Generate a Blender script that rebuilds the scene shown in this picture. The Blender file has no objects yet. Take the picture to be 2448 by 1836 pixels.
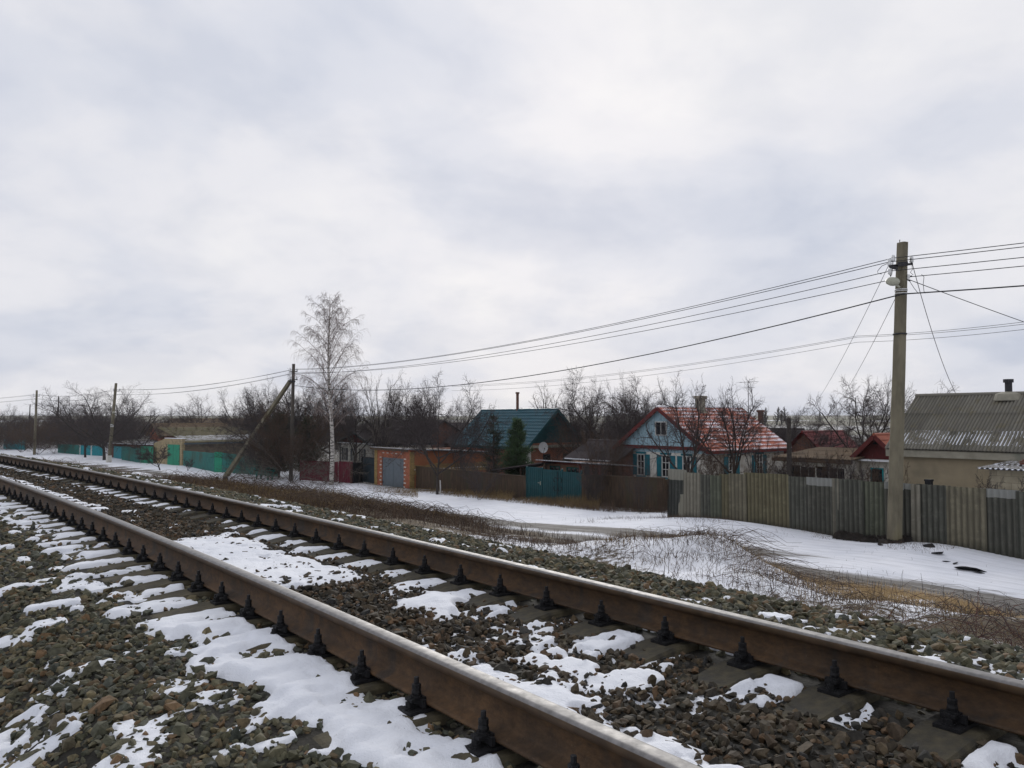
import bpy, bmesh, math, random
import numpy as np
from mathutils import Vector, Matrix
R = math.radians
random.seed(7)
rng = np.random.default_rng(7)
SC = bpy.context.scene
COL = SC.collection

# ------------------------------------------------------------------ camera
F, HOR, EYE = 1850.0, 1000.0, 4.7          # focal length and horizon in the photo's pixels, eye height above the street
PITCH = math.atan((HOR - 918) / F)
cam = bpy.data.cameras.new("camera"); cam.sensor_width = 36.0; cam.lens = F / 2448 * 36
cam.clip_start = 0.05; cam.clip_end = 12000
camo = bpy.data.objects.new("camera", cam); COL.objects.link(camo)
camo.location = (0, 0, EYE); camo.rotation_euler = (R(90) + PITCH, 0, 0)
SC.camera = camo

# ------------------------------------------------------------------ light
SUN_EL, SUN_AZ = R(21), R(4)               # azimuth clockwise from +Y (camera looks along +Y)
SC.view_settings.view_transform = 'Standard'; SC.view_settings.look = 'None'
SC.view_settings.exposure = 0.31; SC.view_settings.gamma = 1.0
w = bpy.data.worlds.new("World"); SC.world = w; w.use_nodes = True
nt = w.node_tree; nt.nodes.clear()
def wn(t, **k):
    n = nt.nodes.new(t)
    for a, b in k.items(): setattr(n, a, b)
    return n
def wl(a, b): nt.links.new(a, b)
sky = wn('ShaderNodeTexSky', sky_type='NISHITA', sun_disc=False)
sky.sun_elevation = SUN_EL; sky.sun_rotation = SUN_AZ; sky.air_density = 1.0; sky.dust_density = 2.5
tc = wn('ShaderNodeTexCoord'); sep = wn('ShaderNodeSeparateXYZ'); wl(tc.outputs['Generated'], sep.inputs[0])
zz = wn('ShaderNodeMath', operation='MAXIMUM'); wl(sep.outputs[2], zz.inputs[0]); zz.inputs[1].default_value = 0.0
za = wn('ShaderNodeMath', operation='ADD'); wl(zz.outputs[0], za.inputs[0]); za.inputs[1].default_value = 0.34
dx = wn('ShaderNodeMath', operation='DIVIDE'); wl(sep.outputs[0], dx.inputs[0]); wl(za.outputs[0], dx.inputs[1])
dy = wn('ShaderNodeMath', operation='DIVIDE'); wl(sep.outputs[1], dy.inputs[0]); wl(za.outputs[0], dy.inputs[1])
cmb = wn('ShaderNodeCombineXYZ'); wl(dx.outputs[0], cmb.inputs[0]); wl(dy.outputs[0], cmb.inputs[1])
def wnoise(scale, detail, rough, off, dist=0.0):
    mp = wn('ShaderNodeMapping'); wl(cmb.outputs[0], mp.inputs[0]); mp.inputs['Location'].default_value = off
    n = wn('ShaderNodeTexNoise'); wl(mp.outputs[0], n.inputs['Vector'])
    n.inputs['Scale'].default_value = scale; n.inputs['Detail'].default_value = detail
    n.inputs['Roughness'].default_value = rough; n.inputs['Distortion'].default_value = dist
    return n
def wramp(src, stops):
    r = wn('ShaderNodeValToRGB'); wl(src, r.inputs[0]); el = r.color_ramp.elements
    for i, (p, c) in enumerate(stops):
        e = el[i] if i < 2 else el.new(p)
        e.position = p; e.color = (c[0], c[1], c[2], 1)
    r.color_ramp.interpolation = 'EASE'
    return r
n1 = wnoise(1.25, 8, 0.52, (0.4, 8.2, 0), 0.25)
r1 = wramp(n1.outputs[0], [(0.34, (4.95, 5.25, 6.05)), (0.44, (5.7, 5.88, 6.5)), (0.54, (6.5, 6.52, 6.9)), (0.68, (7.0, 6.96, 7.15))])
n2 = wnoise(3.4, 6, 0.58, (3.0, 5.0, 0), 0.3)
r2 = wramp(n2.outputs[0], [(0.34, (0.90, 0.915, 0.94)), (0.58, (1, 1, 1))])
mul = wn('ShaderNodeMixRGB', blend_type='MULTIPLY'); mul.inputs[0].default_value = 1.0
wl(r1.outputs[0], mul.inputs[1]); wl(r2.outputs[0], mul.inputs[2])
# the sun's glow through the cloud
dt = wn('ShaderNodeVectorMath', operation='DOT_PRODUCT'); wl(tc.outputs['Generated'], dt.inputs[0]); dt.inputs[1].default_value = (math.sin(SUN_AZ) * math.cos(SUN_EL), math.cos(SUN_AZ) * math.cos(SUN_EL), math.sin(SUN_EL))
mx0 = wn('ShaderNodeMath', operation='MAXIMUM'); wl(dt.outputs['Value'], mx0.inputs[0]); mx0.inputs[1].default_value = 0
pw = wn('ShaderNodeMath', operation='POWER'); wl(mx0.outputs[0], pw.inputs[0]); pw.inputs[1].default_value = 9
gl = wn('ShaderNodeMath', operation='MULTIPLY_ADD'); wl(pw.outputs[0], gl.inputs[0]); gl.inputs[1].default_value = 0.03; gl.inputs[2].default_value = 0.985
glo = wn('ShaderNodeVectorMath', operation='SCALE'); wl(mul.outputs[0], glo.inputs[0]); wl(gl.outputs[0], glo.inputs['Scale'])
mixs = wn('ShaderNodeMixRGB'); mixs.inputs[0].default_value = 0.985
wl(sky.outputs[0], mixs.inputs[1]); wl(glo.outputs[0], mixs.inputs[2])
bg = wn('ShaderNodeBackground'); bg.inputs[1].default_value = 0.1; wl(mixs.outputs[0], bg.inputs[0])
wo = wn('ShaderNodeOutputWorld'); wl(bg.outputs[0], wo.inputs[0])
sl = bpy.data.lights.new("sun", 'SUN'); sl.energy = 1.3; sl.angle = R(25); sl.color = (1.0, 0.97, 0.92)
so = bpy.data.objects.new("sun", sl); COL.objects.link(so)
sd = Vector((math.sin(SUN_AZ) * math.cos(SUN_EL), math.cos(SUN_AZ) * math.cos(SUN_EL), math.sin(SUN_EL)))
so.rotation_euler = (-sd).to_track_quat('-Z', 'Y').to_euler(); so.location = (0, 0, 60)

# ------------------------------------------------------------------ frames
TH = R(37.65); cS, sS = math.cos(TH), math.sin(TH)
PHI = math.atan2(-cS, sS)                   # local x runs to the right along the street, local y away from the track
def S(t, d, z=0.0): return Vector((d * cS - t * sS, d * sS + t * cS, z))
def px_t(px, d):
    r = (px - 1224) / F; Y = d / (r * cS + sS); return -r * Y * sS + Y * cS
_c, _s = math.cos(PITCH), math.sin(PITCH)
def Wp(px, py, Y):                          # the world point at depth Y on a line of sight
    u = (px - 1224) / F; v = -(py - 918) / F; k = Y / (_c - v * _s)
    return Vector((u * k, Y, EYE + (_s + v * _c) * k))
def Gp(px, py, h=4.6):                      # where a line of sight meets the ground h below the eye
    u = (px - 1224) / F; v = -(py - 918) / F; k = -h / (_s + v * _c)
    return Vector((u * k, (_c - v * _s) * k, EYE - h))
DC, KC, BC = 2.625, 0.0053, -1.7e-5
def ptrk(t):
    t = np.asarray(t, float)
    a = DC - KC * t * t / 2 - BC * t ** 3
    p35 = DC - KC * 35 * 35 / 2 - BC * 35 ** 3; s35 = -KC * 35 - 3 * BC * 35 * 35
    b = p35 + s35 * (t - 35) - (t - 35) ** 2 / 800
    return np.where(t > 35, b, a)
def dtrk(t): return (ptrk(t + .01) - ptrk(t - .01)) / .02
ZR = EYE - 1.018                            # rail top
def tu_world(t, u):
    p = ptrk(t) + u; return p * cS - t * sS, p * sS + t * cS
def world_tu(X, Y):
    t = -X * sS + Y * cS; return t, X * cS + Y * sS - ptrk(t)
# ------------------------------------------------------------------ noise
def vnoise(x, y, seed=0):
    xi = np.floor(x).astype(np.int64); yi = np.floor(y).astype(np.int64)
    fx = x - xi; fy = y - yi; fx = fx * fx * (3 - 2 * fx); fy = fy * fy * (3 - 2 * fy)
    def h(a, b):
        n = (a * 374761393 + b * 668265263 + seed * 974634777) & 0xffffffff
        n = ((n ^ (n >> 13)) * 1274126177) & 0xffffffff
        return ((n ^ (n >> 16)) & 0xffff) / 65535.0
    return (h(xi, yi) * (1 - fx) + h(xi + 1, yi) * fx) * (1 - fy) + (h(xi, yi + 1) * (1 - fx) + h(xi + 1, yi + 1) * fx) * fy
def fbm(x, y, seed=0, oct=4, gain=.5):
    a, s, n = 1.0, 0.0, 0.0
    for i in range(oct):
        s = s + a * vnoise(x * 2 ** i, y * 2 ** i, seed + i * 17); n += a; a *= gain
    return s / n
def sstep(a, b, x): k = np.clip((x - a) / (b - a), 0, 1); return k * k * (3 - 2 * k)
def gauss(x, m, s): return np.exp(-((x - m) / s) ** 2)

def zs(t): return np.interp(t, [8, 18, 24, 34, 45, 60], [1.13, 1.08, 0.62, 0.36, 0.12, 0.1])
def ground(X, Y, bumps=True):
    X = np.asarray(X, float); Y = np.asarray(Y, float)
    t, u = world_tu(X, Y)
    st = zs(t)
    rel = np.interp(u, [-40, -20, -6, -3.5, -2.6, -1.9, -1.35, 1.35, 2.2, 2.6, 3.3, 4.5, 6, 7.5, 9.5],
                    [-2.6, -2.5, -1.9, -1.05, -.60, -.29, -.25, -.25, -.30, -.36, -.85, -.98, -1.06, -1.38, -1.78])
    lower = sstep(30, 60, t) * sstep(3, 7, u) * .35
    zt = ZR + rel - lower
    k = sstep(9.5, 13.2, u)
    z = zt * (1 - k) + st * k
    if bumps:
        z = z + .52 * gauss(u, 7.2, 1.15) * gauss(t, 7.8, 1.25) + .26 * gauss(u, 19.0, 1.3) * gauss(t, 16.0, 3.0) + .22 * gauss(u, 19.0, 1.6) * gauss(t, 9.6, 1.6)
        z = z + .22 * gauss(u, 8.0, 1.2) * gauss(t, 21, 4) + .2 * gauss(u, 6.6, .9) * gauss(t, 3.4, 1.5)
        verge = sstep(3.0, 5.0, u) * (1 - sstep(11, 13, u))
        z = z + verge * (fbm(t * .8, u * .8, 3) - .5) * .35
        z = z + sstep(12, 14, u) * (1 - sstep(60, 90, u)) * (fbm(t * .5, u * .9, 5) - .5) * .10
        z = z + .1 * gauss(u, 16.7, .5) * sstep(10, 12, t) * 0 - .07 * gauss(u, 13.3, .35) - .06 * gauss(u, 15.1, .35)
    r = np.hypot(X, Y)
    far = sstep(70, 160, r)
    hill = sstep(250, 2400, r) * 12 * (1 + .35 * (fbm(X / 500., Y / 500., 9) - .5)) + sstep(100, 400, r) * (fbm(X / 160., Y / 160., 12) - .5) * 1.0
    side = sstep(0, 25, u)
    z = z * (1 - far * side) + far * side * hill
    return z
def gz(x, y): return float(ground(np.array([x]), np.array([y]))[0])

# ------------------------------------------------------------------ object helpers
def tagp(o, label=None, cat=None, group=None, kind=None):
    if label: o['label'] = label
    if cat: o['category'] = cat
    if group: o['group'] = group
    if kind: o['kind'] = kind
    return o
def thing(name, label, cat, loc=(0, 0, 0), rz=0.0, group=None):
    o = bpy.data.objects.new(name, None); COL.objects.link(o); o.empty_display_size = .2
    o.location = loc; o.rotation_euler = (0, 0, rz)
    return tagp(o, label, cat, group)
def link(me, name, mat, parent=None):
    o = bpy.data.objects.new(name, me); COL.objects.link(o)
    for m in (mat if isinstance(mat, (list, tuple)) else [mat]):
        if m is not None and len(me.materials) < 4: me.materials.append(m)
    if parent is not None: o.parent = parent
    return o
def kids(o): return [c for c in bpy.data.objects if c.parent is o]
CH = {}
def copy_tree(o, loc=None, rz=None, label=None, parent=None, scale=None):
    c = o.copy(); COL.objects.link(c)
    if parent is not None: c.parent = parent
    if loc is not None: c.location = loc
    if rz is not None: c.rotation_euler = (0, 0, rz)
    if label: c['label'] = label
    if scale is not None: c.scale = scale
    if o.name not in CH: CH[o.name] = kids(o)
    for k in CH[o.name]: copy_tree(k, parent=c)
    return c
class MB:
    def __init__(s): s.v = []; s.f = []; s.uv = {}; s.mi = {}; s.sm = set()
    def add(s, vs, fs, mi=0, smooth=False):
        b = len(s.v); s.v += [tuple(v) for v in vs]
        for f in fs:
            k = len(s.f); s.f.append(tuple(i + b for i in f))
            if mi: s.mi[k] = mi
            if smooth: s.sm.add(k)
        return s
    def box(s, x0, x1, y0, y1, z0, z1, mi=0, M=None):
        vs = [(x, y, z) for z in (z0, z1) for y in (y0, y1) for x in (x0, x1)]
        if M is not None: vs = [M @ Vector(v) for v in vs]
        return s.add(vs, [(0, 2, 3, 1), (4, 5, 7, 6), (0, 1, 5, 4), (2, 6, 7, 3), (0, 4, 6, 2), (1, 3, 7, 5)], mi)
    def beam(s, a, b, wd, hg, mi=0, w2=None, h2=None):
        a = Vector(a); b = Vector(b); d = (b - a).normalized()
        x = d.cross(Vector((0, 0, 1)))
        x = Vector((1, 0, 0)) if x.length < 1e-4 else x.normalized()
        y = d.cross(x).normalized(); vs = []
        w2 = wd if w2 is None else w2; h2 = hg if h2 is None else h2
        for p, ww, hh in ((a, wd, hg), (b, w2, h2)):
            for i, j in ((-1, -1), (1, -1), (1, 1), (-1, 1)): vs.append(p + x * i * ww / 2 + y * j * hh / 2)
        return s.add(vs, [(0, 1, 2, 3), (7, 6, 5, 4), (0, 4, 5, 1), (1, 5, 6, 2), (2, 6, 7, 3), (3, 7, 4, 0)], mi)
    def tube(s, pts, rad, n=6, mi=0, cap=True, smooth=True):
        pts = [Vector(p) for p in pts]; m = len(pts)
        rr = rad if isinstance(rad, (list, tuple)) else [rad] * m
        vs = []; ref = None
        for i, p in enumerate(pts):
            d = (pts[min(i + 1, m - 1)] - pts[max(i - 1, 0)])
            d = d.normalized() if d.length > 1e-9 else Vector((0, 0, 1))
            if ref is None:
                ref = Vector((1, 0, 0)) if abs(d.x) < .9 else Vector((0, 1, 0))
            x = (ref - d * ref.dot(d)).normalized(); y = d.cross(x); ref = x
            for k in range(n):
                a = 2 * math.pi * k / n; vs.append(p + (x * math.cos(a) + y * math.sin(a)) * rr[i])
        fs = [(i * n + k, i * n + (k + 1) % n, (i + 1) * n + (k + 1) % n, (i + 1) * n + k) for i in range(m - 1) for k in range(n)]
        s.add(vs, fs, mi, smooth)
        if cap: s.add([vs[k] for k in range(n)][::-1], [tuple(range(n))], mi); s.add(vs[-n:], [tuple(range(n))], mi)
        return s
    def lathe(s, prof, n=10, c=(0, 0, 0), M=None, mi=0, smooth=False):
        vs = [(c[0] + r * math.cos(2 * math.pi * k / n), c[1] + r * math.sin(2 * math.pi * k / n), c[2] + z) for r, z in prof for k in range(n)]
        if M is not None: vs = [M @ Vector(v) for v in vs]
        m = len(prof)
        fs = [(i * n + k, i * n + (k + 1) % n, (i + 1) * n + (k + 1) % n, (i + 1) * n + k) for i in range(m - 1) for k in range(n)]
        fs += [tuple(range(n))[::-1], tuple((m - 1) * n + k for k in range(n))]
        return s.add(vs, fs, mi, smooth)
    def prism(s, poly, axis, a, b, mi=0):
        # poly of 2-D points extruded along 'x' or 'y' or 'z' from a to b
        def P(p, q):
            return {'x': (q, p[0], p[1]), 'y': (p[0], q, p[1]), 'z': (p[0], p[1], q)}[axis]
        n = len(poly); vs = [P(p, a) for p in poly] + [P(p, b) for p in poly]
        fs = [tuple(range(n))[::-1], tuple(range(n, 2 * n))] + [(i, (i + 1) % n, n + (i + 1) % n, n + i) for i in range(n)]
        return s.add(vs, fs, mi)
    def grid(s, P, uv=None, mi=0, smooth=True):
        # P array [nv][nu] of points
        nv, nu = len(P), len(P[0]); b = len(s.f)
        vs = [p for row in P for p in row]
        fs = [(j * nu + i, j * nu + i + 1, (j + 1) * nu + i + 1, (j + 1) * nu + i) for j in range(nv - 1) for i in range(nu - 1)]
        s.add(vs, fs, mi, smooth)
        if uv is not None:
            fl = [q for row in uv for q in row]
            for k, f in enumerate(fs): s.uv[b + k] = [fl[i] for i in f]
        return s
    def build(s, name, mat, parent=None, fix=False):
        me = bpy.data.meshes.new(name); me.from_pydata(s.v, [], s.f)
        if s.mi:
            for k, m in s.mi.items(): me.polygons[k].material_index = m
        if s.sm:
            for k in s.sm: me.polygons[k].use_smooth = True
        if s.uv:
            l = me.uv_layers.new(name='UVMap')
            for k, q in s.uv.items():
                p = me.polygons[k]
                for j, li in enumerate(p.loop_indices): l.data[li].uv = q[j]
        me.update()
        if fix:
            bm = bmesh.new(); bm.from_mesh(me); bmesh.ops.recalc_face_normals(bm, faces=bm.faces); bm.to_mesh(me); bm.free()
        return link(me, name, mat, parent)
def np_mesh(name, V, Fc, smooth=False, uv=None, col=None):
    me = bpy.data.meshes.new(name); V = np.ascontiguousarray(V, np.float32); Fc = np.ascontiguousarray(Fc, np.int32)
    nf, k = Fc.shape
    me.vertices.add(len(V)); me.vertices.foreach_set('co', V.ravel())
    me.loops.add(nf * k); me.loops.foreach_set('vertex_index', Fc.ravel())
    me.polygons.add(nf); me.polygons.foreach_set('loop_start', np.arange(0, nf * k, k, dtype=np.int32))
    try: me.polygons.foreach_set('loop_total', np.full(nf, k, np.int32))
    except Exception: pass
    me.polygons.foreach_set('use_smooth', np.full(nf, smooth, bool))
    if uv is not None:
        l = me.uv_layers.new(name='UVMap'); l.data.foreach_set('uv', np.ascontiguousarray(uv[Fc.ravel()], np.float32).ravel())
    if col is not None:
        a = me.color_attributes.new('mask', 'FLOAT_COLOR', 'POINT'); a.data.foreach_set('color', np.ascontiguousarray(col, np.float32).ravel())
    me.update(calc_edges=True); me.validate()
    return me

# ------------------------------------------------------------------ materials
class NG:
    def __init__(s, name):
        s.m = bpy.data.materials.new(name); s.m.use_nodes = True; s.t = s.m.node_tree; s.t.nodes.clear()
        s.out = s.n('ShaderNodeOutputMaterial'); s.b = s.n('ShaderNodeBsdfPrincipled'); s.l(s.b.outputs[0], s.out.inputs[0])
        s.tc = s.n('ShaderNodeTexCoord')
    def n(s, t, **k):
        x = s.t.nodes.new(t)
        for a, b in k.items(): setattr(x, a, b)
        return x
    def l(s, a, b): s.t.links.new(a, b)
    def src(s, v, inp):
        if hasattr(v, 'links') or hasattr(v, 'is_linked'): s.l(v, inp)
        elif isinstance(v, (tuple, list)) and len(v) == 3 and inp.type == 'RGBA': inp.default_value = (*v, 1)
        else: inp.default_value = v
    def vec(s, kind='Object', scale=(1, 1, 1), rot=(0, 0, 0)):
        mp = s.n('ShaderNodeMapping'); s.l(s.tc.outputs[kind], mp.inputs[0]); mp.inputs['Scale'].default_value = scale; mp.inputs['Rotation'].default_value = rot
        return mp.outputs[0]
    def noise(s, scale, detail=4, rough=.55, vec=None, dist=0):
        x = s.n('ShaderNodeTexNoise'); x.inputs['Scale'].default_value = scale; x.inputs['Detail'].default_value = detail
        x.inputs['Roughness'].default_value = rough; x.inputs['Distortion'].default_value = dist
        s.l(vec if vec is not None else s.tc.outputs['Object'], x.inputs['Vector']); return x.outputs[0]
    def ramp(s, v, stops, interp='LINEAR'):
        r = s.n('ShaderNodeValToRGB'); s.l(v, r.inputs[0]); el = r.color_ramp.elements
        for i, (p, c) in enumerate(stops):
            e = el[i] if i < 2 else el.new(p)
            e.position = p; c = c if isinstance(c, (tuple, list)) else (c, c, c); e.color = (*c, 1)
        r.color_ramp.interpolation = interp; return r.outputs[0]
    def mix(s, f, a, b, mode='MIX'):
        x = s.n('ShaderNodeMixRGB', blend_type=mode); s.src(f, x.inputs[0]); s.src(a, x.inputs[1]); s.src(b, x.inputs[2]); return x.outputs[0]
    def math(s, op, a, b=0.0, c=None, clamp=False):
        x = s.n('ShaderNodeMath', operation=op); x.use_clamp = clamp; s.src(a, x.inputs[0]); s.src(b, x.inputs[1])
        if c is not None: s.src(c, x.inputs[2])
        return x.outputs[0]
    def xyz(s, v):
        x = s.n('ShaderNodeSeparateXYZ'); s.l(v, x.inputs[0]); return x.outputs
    def bump(s, h, strength=.4, dist=.02):
        x = s.n('ShaderNodeBump'); x.inputs['Strength'].default_value = strength; x.inputs['Distance'].default_value = dist
        s.l(h, x.inputs['Height']); s.l(x.outputs[0], s.b.inputs['Normal'])
    def fin(s, col, rough=.8, metal=0.0, spec=.3):
        s.src(col, s.b.inputs['Base Color']); s.src(rough, s.b.inputs['Roughness']); s.b.inputs['Metallic'].default_value = metal
        s.b.inputs['Specular IOR Level'].default_value = spec
        return s.m
MC = {}
def basic(name, a, b=None, scale=6, rough=.8, bump=.3, dist=.01, metal=0., spec=.3, stain=None, vs=(1, 1, 1), detail=5):
    if name in MC: return MC[name]
    g = NG(name); b = b or tuple(x * .7 for x in a)
    v = g.vec('Object', vs); n = g.noise(scale, detail, .6, v)
    c = g.ramp(n, [(.33, b), (.67, a)])
    if stain:
        n2 = g.noise(scale * .23, 4, .6, v); c = g.mix(g.ramp(n2, [(.50, 0.), (.66, 1.)]), c, stain)
    g.bump(g.noise(scale * 5, 3, .6, v), bump, dist)
    MC[name] = g.fin(c, rough, metal, spec); return MC[name]
def m_snow():
    g = NG('snow'); v = g.vec('Object')
    c = g.ramp(g.noise(1.6, 5, .6, v), [(.3, (.70, .725, .785)), (.7, (.83, .845, .88))])
    sp = g.ramp(g.noise(60, 3, .6, v), [(.70, 0.), (.76, .45)])
    c = g.mix(sp, c, (.35, .33, .31)); g.bump(g.math('ADD', g.noise(25, 4, .6, v), g.math('MULTIPLY', g.noise(120, 3, .7, v), .5)), .55, .02)
    return g.fin(c, .75, 0, .25)
def m_stone(name, cols, dark=1.0):
    g = NG(name); geo = g.n('ShaderNodeNewGeometry')
    base = g.ramp(geo.outputs['Random Per Island'], [(i / max(1, len(cols) - 1), c) for i, c in enumerate(cols)])
    v = g.vec('Object'); n = g.noise(38, 4, .65, v)
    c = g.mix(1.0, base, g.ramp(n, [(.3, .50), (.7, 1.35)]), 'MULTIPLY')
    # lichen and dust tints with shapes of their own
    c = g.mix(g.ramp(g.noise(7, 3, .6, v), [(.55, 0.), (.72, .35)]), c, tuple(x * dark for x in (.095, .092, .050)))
    g.bump(g.noise(110, 3, .7, v), .5, .004)
    return g.fin(c, .82, 0, .28)
def m_brick(name, c1, c2, mortar, scale=1.0, bw=.26, bh=.078, stain=None):
    g = NG(name); x = g.xyz(g.tc.outputs['Object'])
    u = g.math('ADD', x[0], x[1]); cb = g.n('ShaderNodeCombineXYZ'); g.l(u, cb.inputs[0]); g.l(x[2], cb.inputs[1])
    b = g.n('ShaderNodeTexBrick'); g.l(cb.outputs[0], b.inputs['Vector']); b.inputs['Scale'].default_value = 1
    b.inputs['Brick Width'].default_value = bw; b.inputs['Row Height'].default_value = bh; b.inputs['Mortar Size'].default_value = .008 * scale
    b.inputs['Color1'].default_value = (*c1, 1); b.inputs['Color2'].default_value = (*c2, 1); b.inputs['Mortar'].default_value = (*mortar, 1)
    c = g.mix(1.0, b.outputs[0], g.ramp(g.noise(3, 4, .6), [(.3, .75), (.7, 1.15)]), 'MULTIPLY')
    if stain: c = g.mix(g.ramp(g.noise(1.1, 4, .6), [(.5, 0.), (.62, 1.)]), c, stain)
    g.bump(b.outputs[1], -.4, .01)
    return g.fin(c, .9)
def m_slate(name, a, b, moss, mossamt=.5, snow=None, pitch=.15):
    # weathered corrugated sheets: streaks run down the slope (UV: metres)
    g = NG(name); v = g.vec('UV', (9, 1.1, 1)); v2 = g.vec('UV', (1, 1, 1))
    c = g.ramp(g.noise(1.0, 5, .65, v), [(.3, b), (.7, a)])
    sh = g.n('ShaderNodeTexWhiteNoise', noise_dimensions='2D'); x = g.xyz(v2)
    fu = g.math('FLOOR', g.math('DIVIDE', x[0], .98)); fv = g.math('FLOOR', g.math('DIVIDE', x[1], 1.05))
    cb = g.n('ShaderNodeCombineXYZ'); g.l(fu, cb.inputs[0]); g.l(fv, cb.inputs[1]); g.l(cb.outputs[0], sh.inputs[0])
    c = g.mix(1.0, c, g.ramp(sh.outputs[0], [(0., .72), (1., 1.15)]), 'MULTIPLY')
    c = g.mix(g.ramp(g.noise(2.4, 5, .7, v2), [(.62 - .25 * mossamt, 0.), (.80 - .25 * mossamt, .85)]), c, moss)
    grv = g.math('SINE', g.math('MULTIPLY', x[0], 2 * math.pi / pitch)); c = g.mix(g.ramp(g.math('ADD', g.math('MULTIPLY', grv, -.5), g.math('MULTIPLY', g.noise(1.0, 4, .6, v), .9)), [(.45, 0.), (.95, .6)]), c, tuple(q * .55 for q in b))  # groove shade put into the colour: wave troughs darkened, broken up by noise
    if snow:
        v0, v1, u0, amt = snow
        tr = g.math('SINE', g.math('MULTIPLY', x[0], 2 * math.pi / pitch))
        nn = g.math('ADD', g.math('MULTIPLY', tr, -.28), g.noise(1.0, 5, .7, g.vec('UV', (2.2, 1.1, 1))))
        band = g.math('MULTIPLY', g.ramp(x[1], [(v0, 0.), (v0 + .08, 1.)]) if v0 > 0 else 1.0, 1.0)
        # along-slope band written with math so that metres above 1 work
        inb = g.math('MULTIPLY', g.math('GREATER_THAN', x[1], v0), g.math('LESS_THAN', x[1], v1))
        inu = g.math('ADD', .0, g.math('MULTIPLY', g.math('SUBTRACT', x[0], u0), .10), clamp=True)
        k = g.math('MULTIPLY', inb, g.math('GREATER_THAN', g.math('ADD', nn, g.math('MULTIPLY', inu, .22)), 1 - amt))
        c = g.mix(k, c, (.78, .80, .86))
    g.bump(g.noise(30, 3, .6, v2), .3, .01)
    return g.fin(c, .9)
def m_tile(name, a, b, snow=0.0, gloss=.5):
    g = NG(name); v2 = g.vec('UV'); x = g.xyz(v2)
    c = g.ramp(g.noise(2.2, 5, .6, v2), [(.3, b), (.7, a)])
    if snow:
        fr = g.math('FRACT', g.math('DIVIDE', x[1], .34))
        fx = g.math('ABSOLUTE', g.math('SINE', g.math('MULTIPLY', x[0], math.pi / .2)))
        e = g.math('ADD', g.math('MULTIPLY', fr, -.33), g.math('MULTIPLY', fx, -.16))
        nn = g.math('ADD', g.noise(22, 4, .75, v2), g.math('MULTIPLY', g.noise(.7, 4, .65, v2), 1.1))
        k = g.ramp(g.math('ADD', nn, e), [(.92 - snow * .1, 0.), (.99 - snow * .1, 1.)])
        c = g.mix(k, c, (.80, .80, .85))
    g.bump(g.noise(40, 3, .6, v2), .15, .01)
    return g.fin(c, gloss, 0, .4)

M = {}
M['snow'] = m_snow()
M['stone'] = m_stone('ballast_stone', [(.056, .055, .038), (.100, .094, .056), (.042, .048, .038), (.140, .126, .076), (.068, .074, .058), (.086, .082, .048), (.17, .105, .055), (.074, .069, .048), (.19, .155, .085), (.050, .052, .044), (.110, .106, .068)])
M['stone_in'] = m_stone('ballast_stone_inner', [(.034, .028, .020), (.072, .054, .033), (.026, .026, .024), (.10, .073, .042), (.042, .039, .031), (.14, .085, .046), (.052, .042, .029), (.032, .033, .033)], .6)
def m_rail():
    g = NG('rail_rust'); v = g.vec('Object', (1, 1, 1))
    c = g.ramp(g.noise(2.2, 5, .65, v), [(.3, (.026, .016, .009)), (.5, (.056, .031, .014)), (.72, (.095, .050, .020))])
    st = g.noise(1.0, 3, .6, g.vec('Object', (7, 7, .6)))
    c = g.mix(g.ramp(st, [(.55, 0.), (.66, .6)]), c, (.022, .020, .018))
    c = g.mix(g.ramp(g.noise(90, 2, .6, v), [(.70, 0.), (.78, .5)]), c, (.16, .12, .08))
    c = g.mix(1.0, c, g.ramp(g.noise(16, 5, .75, g.vec('Object', (1, 1, 2))), [(.32, .55), (.68, 1.5)]), 'MULTIPLY')
    g.bump(g.noise(60, 4, .7, v), .5, .004)
    return g.fin(c, .72, .0, .35)
M['rail'] = m_rail()
def m_steel():
    g = NG('polished_railhead'); v = g.vec('Object', (1, 1, 1))
    c = g.ramp(g.noise(30, 4, .6, v), [(.3, (.16, .155, .15)), (.7, (.27, .26, .255))])
    return g.fin(c, g.ramp(g.noise(14, 3, .6, v), [(.3, .52), (.7, .68)]), .7, .35)
M['steel'] = m_steel()
M['headside'] = basic('railhead_side', (.11, .072, .042), (.055, .037, .024), 9, .5, .2, .002, .3)
M['concrete'] = basic('concrete', (.20, .19, .155), (.115, .108, .088), 5, .9, .5, .01, stain=(.13, .115, .075))
M['sleeper'] = basic('sleeper_concrete', (.105, .088, .052), (.045, .040, .028), 9, .85, .6, .01, stain=(.026, .026, .026))
M['fastener'] = basic('dark_iron', (.020, .020, .022), (.010, .010, .011), 20, .6, .4, .004, .3)
M['pole'] = basic('pole_concrete', (.20, .178, .125), (.115, .102, .072), 3, .9, .6, .015, stain=(.17, .15, .085), vs=(1, 1, .35))
M['pole_dark'] = basic('dark_pole', (.10, .085, .07), (.055, .048, .042), 3, .9, .5, .01, vs=(1, 1, .35))
M['iron'] = basic('painted_iron', (.03, .03, .035), None, 15, .55, .2, .003)
M['wire'] = basic('cable', (.028, .030, .034), None, 5, .6, .0, .001)
M['ceramic'] = basic('porcelain', (.75, .76, .76), (.6, .6, .6), 10, .25, .0, .001, spec=.5)
M['glass'] = basic('dark_glass', (.012, .016, .022), (.006, .008, .011), 3, .12, .0, .001, spec=.6)
M['bark'] = basic('bark', (.060, .050, .044), (.028, .024, .023), 12, .95, .6, .01)
M['twig'] = basic('twigs', (.074, .060, .058), (.042, .034, .035), 9, .95, .0, .001)
M['twig_pale'] = basic('pale_twigs', (.145, .125, .105), (.08, .07, .06), 9, .95, .0, .001)
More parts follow.
